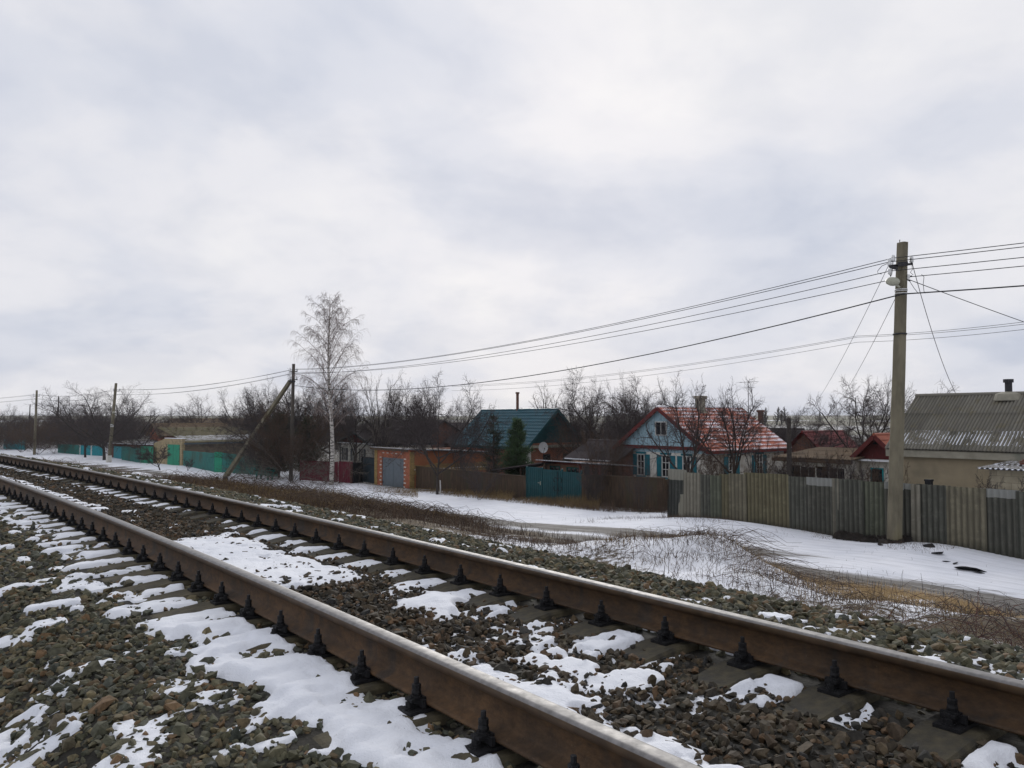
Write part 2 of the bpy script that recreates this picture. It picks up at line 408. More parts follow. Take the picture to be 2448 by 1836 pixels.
M['twig_brown'] = basic('brown_twigs', (.085, .055, .038), (.05, .034, .025), 9, .95, .0, .001)
def m_birch():
    g = NG('birch_bark'); v = g.vec('Object', (2.2, 2.2, 9))
    k = g.ramp(g.noise(2.2, 4, .7, v), [(.50, 0.), (.56, 1.)])
    c = g.mix(k, (.50, .47, .43), (.05, .045, .04)); return g.fin(c, .8)
M['birch'] = m_birch()
M['birch_twig'] = basic('birch_twigs', (.24, .19, .17), (.14, .11, .10), 9, .9, .0, .001)
M['needle'] = basic('pine_needles', (.070, .120, .045), (.028, .052, .026), 2.5, .8, .0, .001)
M['needle_dull'] = basic('dull_needles', (.050, .058, .034), (.020, .027, .018), 1.2, .85, .0, .001)
M['grass'] = basic('dry_grass', (.24, .165, .075), (.12, .082, .042), 1.3, .9, .0, .001)
M['grass_tan'] = basic('tan_grass', (.56, .42, .23), (.36, .26, .14), 1.3, .9, .0, .001)
M['brush'] = basic('dead_brush', (.125, .085, .058), (.055, .040, .032), 2.0, .95, .0, .001)
M['brush_red'] = basic('reddish_stems', (.12, .045, .035), (.05, .032, .030), 2.0, .9, .0, .001)
M['rubble'] = basic('rubble', (.05, .04, .033), (.02, .018, .017), 8, .95, .6, .02)
M['black'] = basic('black_scrap', (.012, .012, .014), (.006, .006, .007), 8, .7, .3, .01)

# ------------------------------------------------------------------ terrain
def axis(lo, hi, a, b, step, grow=1.12):
    c = list(np.arange(a, b + 1e-6, step)); x = b; s = step
    while x < hi: s *= grow; x += s; c.append(x)
    x = a; s = step; pre = []
    while x > lo: s *= grow; x -= s; pre.append(x)
    return np.array(pre[::-1] + c)
gx = axis(-4500, 4500, -30, 17, .2); gy = axis(-60, 6500, -2, 52, .2)
X, Y = np.meshgrid(gx, gy); Z = ground(X, Y)
t_, u_ = world_tu(X, Y)
uA = np.interp(t_, [5, 12, 20, 28, 40, 60, 80], [14.4, 13.7, 14.3, 15.4, 16.4, 18.5, 21]); uB = uA + 1.8
wob = (fbm(t_ * .35, u_ * 0, 31) - .5) * .7
road = np.maximum(gauss(u_, uA + wob, .85), gauss(u_, uB + .3 + wob, .60) * sstep(9, 16, t_) * .95) * (u_ > 11)
road = np.clip(road * (1.15 + (fbm(t_ * .25, u_ * .8, 33) - .5) * 1.2), 0, 1) * (1 - sstep(75, 110, t_))
ball = (1 - sstep(2.75, 3.3, u_ + (fbm(t_, u_, 8) - .5) * .8)) * sstep(-5.5, -4.0, u_)
verge = sstep(2.9, 3.5, u_) * (1 - sstep(10.3, 12.2, u_ + (fbm(t_ * .5, u_ * .5, 11) - .5) * 2.5))
snow = np.full_like(Z, .93)
snow = snow - (1 - .8 * sstep(27, 34, t_)) * verge * (.50 + .26 * sstep(10, 18, t_) - .30 * gauss(t_, 7.5, 3.2) * gauss(u_, 7.5, 2.6)) + verge * (fbm(t_ * .9, u_ * .9, 21) - .5) * .55
snow = np.where(ball > .5, .0, snow)
gu_ = np.interp(t_, [20, 30, 45, 60, 80, 110], [20.5, 22.5, 24, 27, 34, 50]); garden = sstep(0, 3, u_ - gu_); r_ = np.hypot(X, Y)
snow = snow - garden * .50
fld = sstep(110, 170, r_) * (u_ > 10)
band = fbm(X / 60., Y / 900. * 4, 41)
snow = np.where(fld > .5, np.interp(r_ + (fbm(X / 90., Y / 90., 47) - .5) * 60, [150, 300, 600, 640, 800, 815, 875, 890, 2000], [.46, .44, .42, .12, .12, .72, .72, .14, .14]) + .3 * (fbm(X / 120., Y / 50., 43) - .5), snow)
snow = np.where(u_ < -5, .55, snow)
snow = snow - .35 * gauss(u_, 20.4, .9) * sstep(8, 12, t_) * (1 - sstep(20, 26, t_)) * .4
mask = np.stack([np.clip(snow, 0, 1), road, garden * (1 - fld) + fld * .0, ball], -1).reshape(-1, 4)
V = np.stack([X, Y, Z], -1).reshape(-1, 3); ny, nx = X.shape
idx = np.arange(ny * nx).reshape(ny, nx)
Fq = np.stack([idx[:-1, :-1], idx[:-1, 1:], idx[1:, 1:], idx[1:, :-1]], -1).reshape(-1, 4)
def m_ground():
    g = NG('ground'); at = g.n('ShaderNodeAttribute', attribute_name='mask'); rgb = g.n('ShaderNodeSeparateColor'); g.l(at.outputs['Color'], rgb.inputs[0])
    v = g.vec('Object'); uv = g.vec('UV')
    n_s = g.noise(.9, 8, .62, v); n_f = g.noise(9, 6, .68, v); n_vf = g.noise(45, 4, .7, v)
    dirt = g.ramp(n_f, [(.3, (.040, .032, .022)), (.5, (.095, .070, .042)), (.7, (.15, .112, .062))])
    gard = g.ramp(g.noise(2.0, 5, .6, v), [(.3, (.055, .046, .030)), (.7, (.115, .095, .055))])
    dirt = g.mix(rgb.outputs[2], dirt, gard)
    farc = g.ramp(g.noise(.004, 3, .5, g.vec('Object', (1, 4, 1))), [(.35, (.16, .165, .085)), (.5, (.125, .105, .07)), (.65, (.19, .18, .13))])
    cd = g.n('ShaderNodeNewGeometry'); pos = g.xyz(cd.outputs['Position'])
    dist = g.math('SQRT', g.math('ADD', g.math('POWER', pos[0], 2.0), g.math('POWER', pos[1], 2.0)))
    dirt = g.mix(g.math('MULTIPLY_ADD', dist, 1 / 80., -1.6, clamp=True), dirt, farc)
    grav = g.ramp(n_f, [(.3, (.010, .009, .007)), (.7, (.030, .027, .020))])
    dirt = g.mix(at.outputs['Alpha'], dirt, grav)
    s = g.math('ADD', rgb.outputs[0], g.math('MULTIPLY', g.math('SUBTRACT', n_s, .5), .55))
    s = g.math('ADD', s, g.math('MULTIPLY', g.math('SUBTRACT', n_f, .5), 1.0))
    s = g.math('ADD', s, g.math('MULTIPLY', g.math('SUBTRACT', n_vf, .5), .45))
    sm = g.ramp(s, [(.47, 0.), (.56, 1.)])
    sc = g.ramp(g.noise(.7, 6, .6, v), [(.3, (.70, .72, .775)), (.7, (.82, .83, .87))])
    stre = g.noise(1.0, 6, .65, g.vec('UV', (.5, 5, 1)))
    rc = g.ramp(stre, [(.30, (.075, .067, .058)), (.50, (.13, .12, .108)), (.70, (.30, .29, .28))])
    rf = g.math('ADD', rgb.outputs[1], g.math('MULTIPLY', g.math('SUBTRACT', stre, .5), 1.3))
    rf = g.ramp(rf, [(.16, 0.), (.42, 1.)])
    sc = g.mix(1.0, sc, g.ramp(stre, [(.30, .80), (.55, 1.)]), 'MULTIPLY')
    c = g.mix(sm, dirt, g.mix(rf, sc, rc))
    h = g.math('ADD', g.math('MULTIPLY', sm, .35), g.math('ADD', g.math('MULTIPLY', n_f, .8), g.math('MULTIPLY', stre, .9)))
    g.bump(h, .45, .05)
    return g.fin(c, .85, 0, .25)
me = np_mesh('ground', V, Fq, True, uv=np.stack([t_, u_], -1).reshape(-1, 2), col=mask)
tagp(link(me, 'ground', m_ground()), kind='structure')

# ------------------------------------------------------------------ track
def tframe(t):
    p = float(ptrk(t)); d = float(dtrk(t)); x, y = p * cS - t * sS, p * sS + t * cS
    T = Vector((d * cS - sS, d * sS + cS, 0)).normalized(); N = Vector((T.y, -T.x, 0))   # N points away from the camera side
    return Vector((x, y, 0)), T, N
prof = [(-.075, -.180), (.075, -.180), (.075, -.171), (.060, -.166), (.020, -.153), (.010, -.142), (.0085, -.10), (.009, -.058), (.018, -.048),
        (.0365, -.040), (.0375, -.012), (.033, -.004), (.022, -.0008), (0, 0), (-.022, -.0008), (-.033, -.004), (-.0375, -.012), (-.0365, -.040), (-.018, -.048),
        (-.009, -.058), (-.0085, -.10), (-.010, -.142), (-.020, -.153), (-.060, -.166), (-.075, -.171)]
def rail(off, label):
    b = MB(); ts = list(np.arange(-6, 45, .25)) + list(np.arange(45, 90, 1.0)); n = len(prof)
    vs = []
    for t in ts:
        c, T, N = tframe(t)
        for a, z in prof: q = c + N * (off + a); vs.append((q.x, q.y, ZR + z))
    for k in range(n):
        k2 = (k + 1) % n
        mi = 1 if k in (10, 11, 12, 13, 14, 15) else (2 if k in (9, 16) else 0)
        b.add([], [])
    fs = []; 
    for i in range(len(ts) - 1):
        for k in range(n):
            fs.append((i * n + k, (i + 1) * n + k, (i + 1) * n + (k + 1) % n, i * n + (k + 1) % n))
    b.add(vs, fs)
    for i in range(len(ts) - 1):
        for k in range(n):
            if k in (10, 11, 12, 13, 14, 15): b.mi[i * n + k] = 1
            elif k in (9, 16): b.mi[i * n + k] = 2
    for f in range(len(b.f)): b.sm.add(f)
    o = b.build('rail', [M['rail'], M['steel'], M['headside']], None, fix=True)
    return tagp(o, label, 'rail', 'rails of the railway track')
rail(-.7975, 'rusty near rail with polished top, running from bottom right to the left edge')
rail(.7975, 'rusty far rail on the village side, just below the grassy verge')
PITCHS = .49; T0 = .44
def sleeper_mesh():
    st = [(-1.35, -.262), (-1.30, -.246), (-1.0, -.214), (-.97, -.212), (-.62, -.212), (-.45, -.236), (0, -.262), (.45, -.236), (.62, -.212), (.97, -.212), (1.0, -.214), (1.30, -.246), (1.35, -.262)]
    b = MB(); vs = []
    for x, z in st:
        wt = .102 if abs(x) > .5 else .092
        for y, zz in ((-.15, -.42), (-wt - .012, z - .014), (-wt, z), (wt, z), (wt + .012, z - .014), (.15, -.42)): vs.append((x, y, zz))
    n = 6; fs = [(i * n + k, (i + 1) * n + k, (i + 1) * n + (k + 1) % n, i * n + (k + 1) % n) for i in range(len(st) - 1) for k in range(n)]
    fs += [tuple(range(n)), tuple(range((len(st) - 1) * n, len(st) * n))[::-1]]
    b.add(vs, fs); return b
def plate_mesh():
    b = MB(); b.box(-.158, .158, -.052, .052, -.211, -.196)
    for s in (-1, 1):
        b.box(s * .088 - .008, s * .088 + .008, -.050, .050, -.19, -.158)
        b.lathe([(.026, -.192), (.026, -.182), (.019, -.182), (.019, -.164), (.011, -.162), (.011, -.146)], 6, (s * .132, .0, -.006))
        b.box(s * .098 - .040, s * .098 + .022, -.026, .026, -.166, -.154)
    return b
def bolt_mesh():
    b = MB(); b.lathe([(.026, -.156), (.026, -.146), (.019, -.146), (.022, -.134), (.018, -.121), (.020, -.119), (.020, -.101), (.0105, -.099), (.0105, -.072)], 8)
    b.box(-.034, .034, -.024, .024, -.168, -.155); return b
first = None; k = 0; t = T0 - 3 * PITCHS; slp = []
while t < 46:
    c, T, N = tframe(t); ang = math.atan2(N.y, N.x) + random.uniform(-.012, .012)
    if first is None:
        first = sleeper_mesh().build('sleeper', M['sleeper'], None, True)
        tagp(first, 'concrete sleeper lying crosswise under the two rails, gravel and snow between it and the next', 'sleeper', 'concrete sleepers under the rails')
        for s in (-1, 1):
            p = plate_mesh().build('baseplate', M['fastener'], first, True); p.location = (s * .7975, 0, 0)
            for q in (-1, 1):
                bo = bolt_mesh().build('clamp_bolt', M['fastener'], p, True); bo.location = (q * .098, 0, 0)
        o = first
    else: o = copy_tree(first)
    o.location = (c.x, c.y, ZR + random.uniform(-.003, .0)); o.rotation_euler = (0, 0, ang)
    t += PITCHS

# ------------------------------------------------------------------ snow lying on the ballast
def sleeper_dist(t): a = PITCHS; return np.abs(((t - T0) / a + .5) % 1 - .5) * a
def snow_m(t, u):
    ds = sleeper_dist(t); bt = sstep(.095, .155, ds)
    nz = fbm(t * 2.2, u * 2.2, 51, 4); nf = fbm(t * 7, u * 7, 57, 3); na = fbm(t * .8, u * .8, 61, 3)
    e = (nz - .5) * .55 + (nf - .5) * .16
    cov = np.maximum(1 - sstep(8.3, 9.2, t), .0) * (1 - gauss(t, 7.4, .75) * .95)
    eo = np.interp(t, [1.5, 3.2, 4.5, 8, 12], [.25, .20, .06, 0, 0]); s1 = sstep(-1.58 + eo, -1.36 + eo, u + e * np.interp(t, [2, 6], [.6, 1.0])) * (1 - sstep(-.925, -.875, u + (nf - .5) * .12)) * np.maximum(bt, cov) * (.97 + .26 * (t < 5.6) * (1 - bt) - np.where(t < 5.6, .24, .42) * sstep(.48, .66, fbm(t * 5.5, u * 5.5, 66, 3)))
    s1 = s1 * (1 - .8 * sstep(.50, .58, na) * sstep(3.2, 4, t) * (1 - bt))
    inner = sstep(.16, .52, u + e * .8 - .28 * gauss(t, 10.3, 1.0) + .22 * gauss(t, 4.2, 1.1)) * (1 - sstep(.675, .70, u)) * bt
    inner = inner * np.where(t < 4.2, .60 + .46 * sstep(.40, .58, fbm(t * 8, u * 8, 68, 3)), 1.0)
    inner = inner * .93 * np.where(t < 3.4, sstep(.34, .50, nz) * 1.1, 1.0) * (1 - .75 * sstep(15, 19, t) * sstep(.5, .6, nz))
    pb = sstep(-.79, -.74, u) * (1 - sstep(.22, .42, u + e * .7)) * sstep(5.1, 5.7, t + e * 2) * (1 - sstep(8.2, 8.8, t + e * 2)) * (1.0 - .5 * sstep(.56, .66, nz) * sstep(-.1, .1, u))
    pc = sstep(-.79, -.74, u) * (1 - sstep(-.22, .02, u + e * .5)) * sstep(11.1, 11.8, t + e) * (.45 + .55 * bt)
    pc2 = sstep(-.79, -.74, u) * (1 - sstep(-.45, -.2, u + e * .5)) * sstep(9.4, 9.7, t) * (1 - sstep(10.4, 10.7, t)) * bt
    pd = sstep(-.72, -.68, u) * (1 - sstep(-.30, .0, u + e * 1.2)) * sstep(1.3, 1.7, t + e) * (1 - sstep(3.4, 4.1, t + e * 1.5)) * (.98 - .40 * sstep(.45, .60, fbm(t * 6, u * 6, 67, 3)))
    pe = gauss(t, 4.4, .8) * gauss(u, .28, .30) * sstep(.40, .55, nz) * 1.3
    pe2 = gauss(t, 3.0, 1.0) * gauss(u, .25, .45) * sstep(.44, .56, fbm(t * 5.0, u * 5.0, 52, 3)) * 1.1
    pf = (1 - sstep(-2.20, -1.98, u + e * 1.2)) * (1 - sstep(5.6, 7.2, t + e * 3)) * (1.0 - .45 * sstep(.45, .60, fbm(t * 6 - u * 3, u * 4 + t * 2, 74, 3)))
    pk = np.maximum(sstep(.60, .70, fbm(t * 4.2, u * 5.5, 71, 2)) * (t > 5.5), sstep(.525, .605, fbm(t * 7.5 - u * 3, u * 5.0 + t * 2, 72, 2)) * (1 - sstep(4.5, 6.5, t)) * np.where(u < -1.2, .93, .85)) * (.80 + .4 * (na - .5)) * np.where(u < -1.35, 1.0, .82) * (u < 2.0)
    pk2 = sstep(.69, .76, fbm(t * 3.4, u * 3.8, 77, 2)) * .9 * (u > .9)
    m = np.maximum.reduce([s1, inner, pb, pc, pc2, pd, pe, pe2, pf, pk, pk2])
    return m
def snow_sheet(name, t0, t1, dt, u0, u1, du):
    tt = np.arange(t0, t1 + 1e-6, dt); uu = np.arange(u0, u1 + 1e-6, du); T_, U_ = np.meshgrid(tt, uu)
    m = snow_m(T_, U_); Xs, Ys = tu_world(T_, U_); Zs = ground(Xs, Ys)
    h = -.050 + .088 * m + (fbm(T_ * 11, U_ * 11, 81, 3) - .5) * .024 + (fbm(T_ * 2, U_ * 2, 83, 2) - .5) * .014
    inr = gauss(np.abs(U_), .7975, .085)
    h = np.where(inr > .45, -.06, h)
    V = np.stack([Xs, Ys, Zs + h], -1).reshape(-1, 3); a, b = T_.shape; ix = np.arange(a * b).reshape(a, b)
    keep = np.maximum.reduce([h[:-1, :-1], h[1:, :-1], h[:-1, 1:], h[1:, 1:]]) > -.03
    Fs = np.stack([ix[:-1, :-1], ix[:-1, 1:], ix[1:, 1:], ix[1:, :-1]], -1)[keep]
    used = np.unique(Fs); mp = np.full(len(V), -1); mp[used] = np.arange(len(used))
    return tagp(link(np_mesh(name, V[used], mp[Fs], True), name, M['snow']), 'thin melting snow lying in patches between the ballast stones and sleepers', 'snow', kind='stuff')
snow_sheet('snow_patches', -1.0, 13.0, .018, -3.0, 2.6, .018)
snow_sheet('snow_patches', 13.0, 44.0, .045, -3.0, 2.6, .030)

# ------------------------------------------------------------------ ballast stones
def stone_protos(n=12):
    out = []
    for i in range(n):
        bm = bmesh.new(); r = random.Random(100 + i)
        for k in range(13):
            v = Vector((r.gauss(0, 1), r.gauss(0, 1), r.gauss(0, 1))).normalized() * r.uniform(.85, 1.05)
            bm.verts.new((v.x * r.uniform(.95, 1.1), v.y * .82, v.z * .66))
        bmesh.ops.convex_hull(bm, input=bm.verts); 
        bmesh.ops.delete(bm, geom=[v for v in bm.verts if not v.link_faces], context='VERTS')
        bmesh.ops.bevel(bm, geom=list(bm.edges), offset=.06, segments=1, affect='EDGES') if i < 0 else None
        bmesh.ops.triangulate(bm, faces=bm.faces); bm.verts.index_update()
        out.append((np.array([v.co[:] for v in bm.verts]), np.array([[v.index for v in f.verts] for f in bm.faces]))); bm.free()
    return out
PROT = stone_protos()
def stones(name, mat, t0, t1, u0, u1, sp, smin, smax, label, lift=.0, keepfn=None, seed=1):
    g = np.random.default_rng(seed)
    tt = np.arange(t0, t1, sp); uu = np.arange(u0, u1, sp); T_, U_ = np.meshgrid(tt, uu)
    T_ = (T_ + g.uniform(-.5, .5, T_.shape) * sp * 1.1).ravel(); U_ = (U_ + g.uniform(-.5, .5, U_.shape) * sp * 1.1).ravel()
    ds = sleeper_dist(T_); au = np.abs(U_)
    on = (ds < .125) & (au < 1.37) & ((au > .42) | (g.random(len(T_)) < .0))
    cover = (ds < .125) & (au < 1.37) & (au <= .42 + .12 * g.normal(size=len(T_)))
    ok = ~(on & (g.random(len(T_)) > .035)) & ~((np.abs(au - .7975) < .095) & (ds > .07) & (g.random(len(T_)) > .6)) & ~((np.abs(au - .7975) < .20) & (ds < .11))
    if keepfn is not None: ok &= keepfn(T_, U_, g)
    T_, U_ = T_[ok], U_[ok]; X_, Y_ = tu_world(T_, U_); Z_ = ground(X_, Y_)
    vis = (Y_ > .5) & (np.abs(X_) < Y_ * .80 + 1.2); dep = (EYE - Z_) / np.maximum(Y_, .1); vis &= dep < .60 + .6 / np.maximum(Y_, .5)
    T_, U_, X_, Y_, Z_ = (a[vis] for a in (T_, U_, X_, Y_, Z_)); n = len(X_)
    sz = np.exp(g.normal(0, .28, n)); sz = np.clip(sz * (smin + smax) / 2, smin * .8, smax * 1.35)
    az = g.uniform(0, 2 * np.pi, n); ax = g.normal(0, .55, n); ay = g.normal(0, .55, n)
    ca, sa, cx, sx, cy, sy = np.cos(az), np.sin(az), np.cos(ax), np.sin(ax), np.cos(ay), np.sin(ay)
    Rz = np.zeros((n, 3, 3)); Rz[:, 0, 0] = ca; Rz[:, 0, 1] = -sa; Rz[:, 1, 0] = sa; Rz[:, 1, 1] = ca; Rz[:, 2, 2] = 1
    Rx = np.zeros((n, 3, 3)); Rx[:, 0, 0] = 1; Rx[:, 1, 1] = cx; Rx[:, 1, 2] = -sx; Rx[:, 2, 1] = sx; Rx[:, 2, 2] = cx
    Ry = np.zeros((n, 3, 3)); Ry[:, 1, 1] = 1; Ry[:, 0, 0] = cy; Ry[:, 0, 2] = sy; Ry[:, 2, 0] = -sy; Ry[:, 2, 2] = cy
    Rm = Rx @ Ry @ Rz * (sz[:, None, None] * np.stack([g.uniform(.8, 1.25, n), g.uniform(.75, 1.1, n), g.uniform(.7, 1.1, n)], -1)[:, None, :])
    dsl = sleeper_dist(T_); up = np.where((dsl < .125) & (np.abs(U_) < .55), .012, 0)
    P = np.stack([X_, Y_, Z_ + lift + up + g.uniform(-.012, .014, n) - sz * .1], -1)
    Vs, Fs, b = [], [], 0; kind = g.integers(0, len(PROT), n)
    for k, (pv, pf) in enumerate(PROT):
        s = kind == k; m = int(s.sum())
        if not m: continue
        vv = np.einsum('nij,vj->nvi', Rm[s], pv) + P[s][:, None, :]
        Vs.append(vv.reshape(-1, 3)); Fs.append((pf[None] + (np.arange(m) * len(pv))[:, None, None] + b).reshape(-1, 3)); b += m * len(pv)
    o = link(np_mesh(name, np.concatenate(Vs), np.concatenate(Fs), False), name, mat)
    return tagp(o, label, 'gravel', kind='stuff')
L1 = 'grey brown crushed stone ballast on the shoulder before the near rail'
L2 = 'dark wet crushed stone ballast between the two rails'
L3 = 'greenish crushed stone ballast beyond the far rail'
stones('ballast', M['stone'], -1.5, 7.0, -3.2, -.72, .037, .016, .029, L1, seed=1)
stones('ballast', M['stone'], -1.5, 7.0, -3.2, -.9, .12, .036, .050, L1, lift=.006, seed=2)
stones('ballast', M['stone'], -1.5, 6.0, -3.2, -.72, .050, .020, .032, L1, lift=-.006, seed=21)
stones('ballast', M['stone'], 7.0, 14.0, -3.4, -.72, .055, .026, .040, L1, seed=3)
stones('ballast', M['stone'], 14.0, 32.0, -3.6, -.72, .085, .036, .058, L1, seed=4)
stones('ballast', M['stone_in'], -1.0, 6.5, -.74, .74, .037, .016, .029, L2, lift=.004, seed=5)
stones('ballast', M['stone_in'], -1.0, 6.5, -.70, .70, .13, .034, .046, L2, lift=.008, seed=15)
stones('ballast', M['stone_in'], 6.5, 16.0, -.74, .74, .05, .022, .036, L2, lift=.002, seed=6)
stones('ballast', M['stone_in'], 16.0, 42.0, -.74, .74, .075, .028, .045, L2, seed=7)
stones('ballast', M['stone'], -.5, 9.0, .88, 3.5, .052, .026, .042, L3, lift=.006, seed=8)
stones('ballast', M['stone'], 9.0, 22.0, .88, 3.4, .07, .032, .050, L3, seed=9)
stones('ballast', M['stone'], 22.0, 46.0, .88, 3.3, .11, .045, .070, L3, seed=10)

# ------------------------------------------------------------------ building helpers (local frame: x right along the street, y away from the track)
def sheet_roof(b, O, U, Vv, lu, lv, kind, mi=0, thick=.03, u_off=0., v_off=0.):
    """one roof slope: O lower corner at the eave, U unit along the eave, Vv unit up the slope"""
    O = Vector(O); U = Vector(U); Vv = Vector(Vv); N = U.cross(Vv)
    if N.z < 0: N = -N
    if kind in ('slate', 'oldslate'):
        pitch = .15 if kind == 'slate' else .115; amp = .024 if kind == 'slate' else .024; row = 1.55 if kind == 'slate' else 1.05
        nu = max(6, int(lu / pitch * 6)); rows = max(1, round(lv / row))
        for r in range(rows):
            v0, v1 = lv * r / rows - (.0 if r == 0 else .08), lv * (r + 1) / rows; P = []; Q = []
            for v in (v0, v1):
                h0 = .026 if v == v0 else .008
                P.append([O + U * (lu * i / nu) + Vv * v + N * (thick + h0 + amp * math.sin(2 * math.pi * lu * i / nu / pitch)) for i in range(nu + 1)])
                Q.append([(u_off + lu * i / nu, v_off + v) for i in range(nu + 1)])
            b.grid(P, Q, mi)
        b.grid([[O + U * 0, O + U * lu], [O + Vv * lv, O + U * lu + Vv * lv]], [[(0, 0), (lu, 0)], [(0, lv), (lu, lv)]], mi, False)
    elif kind == 'tile':
        nu = max(6, int(lu / .2 * 5)); rows = max(2, round(lv / .34)); P = []; Q = []
        for r in range(rows):
            for q, (v, h) in enumerate(((lv * r / rows, .045), (lv * (r + 1) / rows - .001, .012))):
                P.append([O + U * (lu * i / nu) + Vv * v + N * (thick + h + .016 * math.cos(2 * math.pi * lu * i / nu / .2)) for i in range(nu + 1)])
                Q.append([(u_off + lu * i / nu, v_off + (r + (.02 if q == 0 else .98)) * .34) for i in range(nu + 1)])
        b.grid(P, Q, mi, False)
        b.grid([[O + U * 0, O + U * lu], [O + Vv * lv, O + U * lu + Vv * lv]], [[(0, 0), (lu, 0)], [(0, lv), (lu, lv)]], mi, False)
    else:
        A = [O, O + U * lu, O + U * lu + Vv * lv, O + Vv * lv]; B = [p + N * thick for p in A]
        b.add(A + B, [(0, 3, 2, 1), (4, 5, 6, 7), (0, 1, 5, 4), (1, 2, 6, 5), (2, 3, 7, 6), (3, 0, 4, 7)], mi)
def hmat(t, d, z): return S(t, d, z), PHI
def face_box(b, face, L, W, a0, a1, z0, z1, o0, o1, mi=0):
    # a box standing on a wall face: a = position along the face, o = distance out of the face
    if face == 'front': b.box(a0, a1, -o1, -o0, z0, z1, mi)
    elif face == 'right': b.box(L + o0, L + o1, a0, a1, z0, z1, mi)
    elif face == 'left': b.box(-o1, -o0, a0, a1, z0, z1, mi)
def window(root, face, L, W, a, z, w, h, frame, shutters=None, surround=None, bars=2, mull=1, out=0.0):
    b = MB(); f = .055
    face_box(b, face, L, W, a - w / 2 - f, a - w / 2, z - f, z + h + f, out, out + .05); face_box(b, face, L, W, a + w / 2, a + w / 2 + f, z - f, z + h + f, out, out + .05)
    face_box(b, face, L, W, a - w / 2, a + w / 2, z + h, z + h + f, out, out + .05); face_box(b, face, L, W, a - w / 2, a + w / 2, z - f, z, out, out + .06)
    for i in range(mull): x = a - w / 2 + w * (i + 1) / (mull + 1); face_box(b, face, L, W, x - .014, x + .014, z, z + h, out + .012, out + .045)
    for i in range(bars): zz = z + h * (i + 1) / (bars + 1); face_box(b, face, L, W, a - w / 2, a + w / 2, zz - .016, zz + .016, out + .012, out + .042)
    o = b.build('window', frame, root)
    g = MB(); face_box(g, face, L, W, a - w / 2, a + w / 2, z, z + h, out + .003, out + .010); g.build('pane', M['glass'], o)
    if shutters:
        for s in (-1, 1):
            g = MB(); x0 = a + s * (w / 2 + f + .01); x1 = x0 + s * w * .80; lo, hi = min(x0, x1), max(x0, x1)
            face_box(g, face, L, W, lo, hi, z - .03, z + h + .03, out + .004, out + .03)
            for q in range(3): zz = z + .02 + (h - .04) * q / 2; face_box(g, face, L, W, lo + .02, hi - .02, zz - .03, zz + .03, out + .03, out + .042)
            g.build('shutter', shutters, o)
    if surround:
        g = MB(); face_box(g, face, L, W, a - w / 2 - .14, a + w / 2 + .14, z + h + f + .01, z + h + f + .12, out, out + .07)
        face_box(g, face, L, W, a - w / 2 - .12, a + w / 2 + .12, z - f - .09, z - f - .01, out, out + .08); g.build('casing', surround, o)
    return o
def gable_house(name, label, cat, t, d, z, L, W, eave, rise, axis, wall, gable, roof, kind, over=.35, fascia=None, rz=0.0, plinth=None):
    """origin is the front left ground corner; axis = direction of the ridge"""
    loc, ph = hmat(t, d, z); root = thing(name, label, cat, loc, ph + rz)
    b = MB(); b.box(0, L, 0, W, -.6, eave); b.build('wall', wall, root)
    g = MB()
    if axis == 'y':
        g.prism([(-.0, eave), (L + .0, eave), (L / 2, eave + rise)], 'y', .002, W - .002); sl = math.hypot(L / 2, rise); n = Vector((L / 2, 0, rise)) / sl; e = over
        rb = MB(); run = sl * (1 + e / (L / 2)) 
        for s in (-1, 1):
            V_ = Vector((s * L / 2 * -1, 0, rise)) / sl; O = Vector((0 if s < 0 else L, -e, eave)) if False else None
            lo = Vector(((-e) if s < 0 else (L + e), -e, eave - e * rise / (L / 2)))
            V_ = Vector(((1 if s < 0 else -1) * L / 2, 0, rise)) / sl
            sheet_roof(rb, lo, (0, 1, 0), V_, W + 2 * e, run, kind)
        ridge = [(L / 2, -e, eave + rise), (L / 2, W + e, eave + rise)]
    else:
        g.prism([(0, eave), (W, eave), (W / 2, eave + rise)], 'x', .002, L - .002); sl = math.hypot(W / 2, rise); e = over; rb = MB(); run = sl * (1 + e / (W / 2))
        for s in (-1, 1):
            lo = Vector((-e, (-e) if s < 0 else (W + e), eave - e * rise / (W / 2))); V_ = Vector((0, (1 if s < 0 else -1) * W / 2, rise)) / sl
            sheet_roof(rb, lo, (1, 0, 0), V_, L + 2 * e, run, kind)
        ridge = [(-e, W / 2, eave + rise), (L + e, W / 2, eave + rise)]
    g.build('gable', gable, root)
    ro = rb.build('roof', roof, root)
    rc = MB(); a, c = ridge; rc.tube([(a[0], a[1], a[2] + .05), (c[0], c[1], c[2] + .05)], .075, 8); rc.build('ridge_cap', roof, ro)
    if fascia:
        fb = MB()
        if axis == 'y':
            for yy in (-over - .03, W + over):
                for s in (-1, 1):
                    x0 = -over if s < 0 else L + over; zl = eave - over * rise / (L / 2)
                    fb.beam((x0, yy + .015, zl - .03), (L / 2, yy + .015, eave + rise - .03), .03, .20)
            for x0 in (-over, L + over): zl = eave - over * rise / (L / 2); fb.box(x0 - .02, x0 + .02, -over, W + over, zl - .12, zl + .02)
        else:
            for xx in (-over - .03, L + over):
                for s in (-1, 1):
                    y0 = -over if s < 0 else W + over; zl = eave - over * rise / (W / 2)
                    fb.beam((xx + .015, y0, zl - .03), (xx + .015, W / 2, eave + rise - .03), .03, .20)
            for y0 in (-over, W + over): zl = eave - over * rise / (W / 2); fb.box(-over, L + over, y0 - .02, y0 + .02, zl - .14, zl + .02)
        fb.build('fascia', fascia, root)
    return root, ro
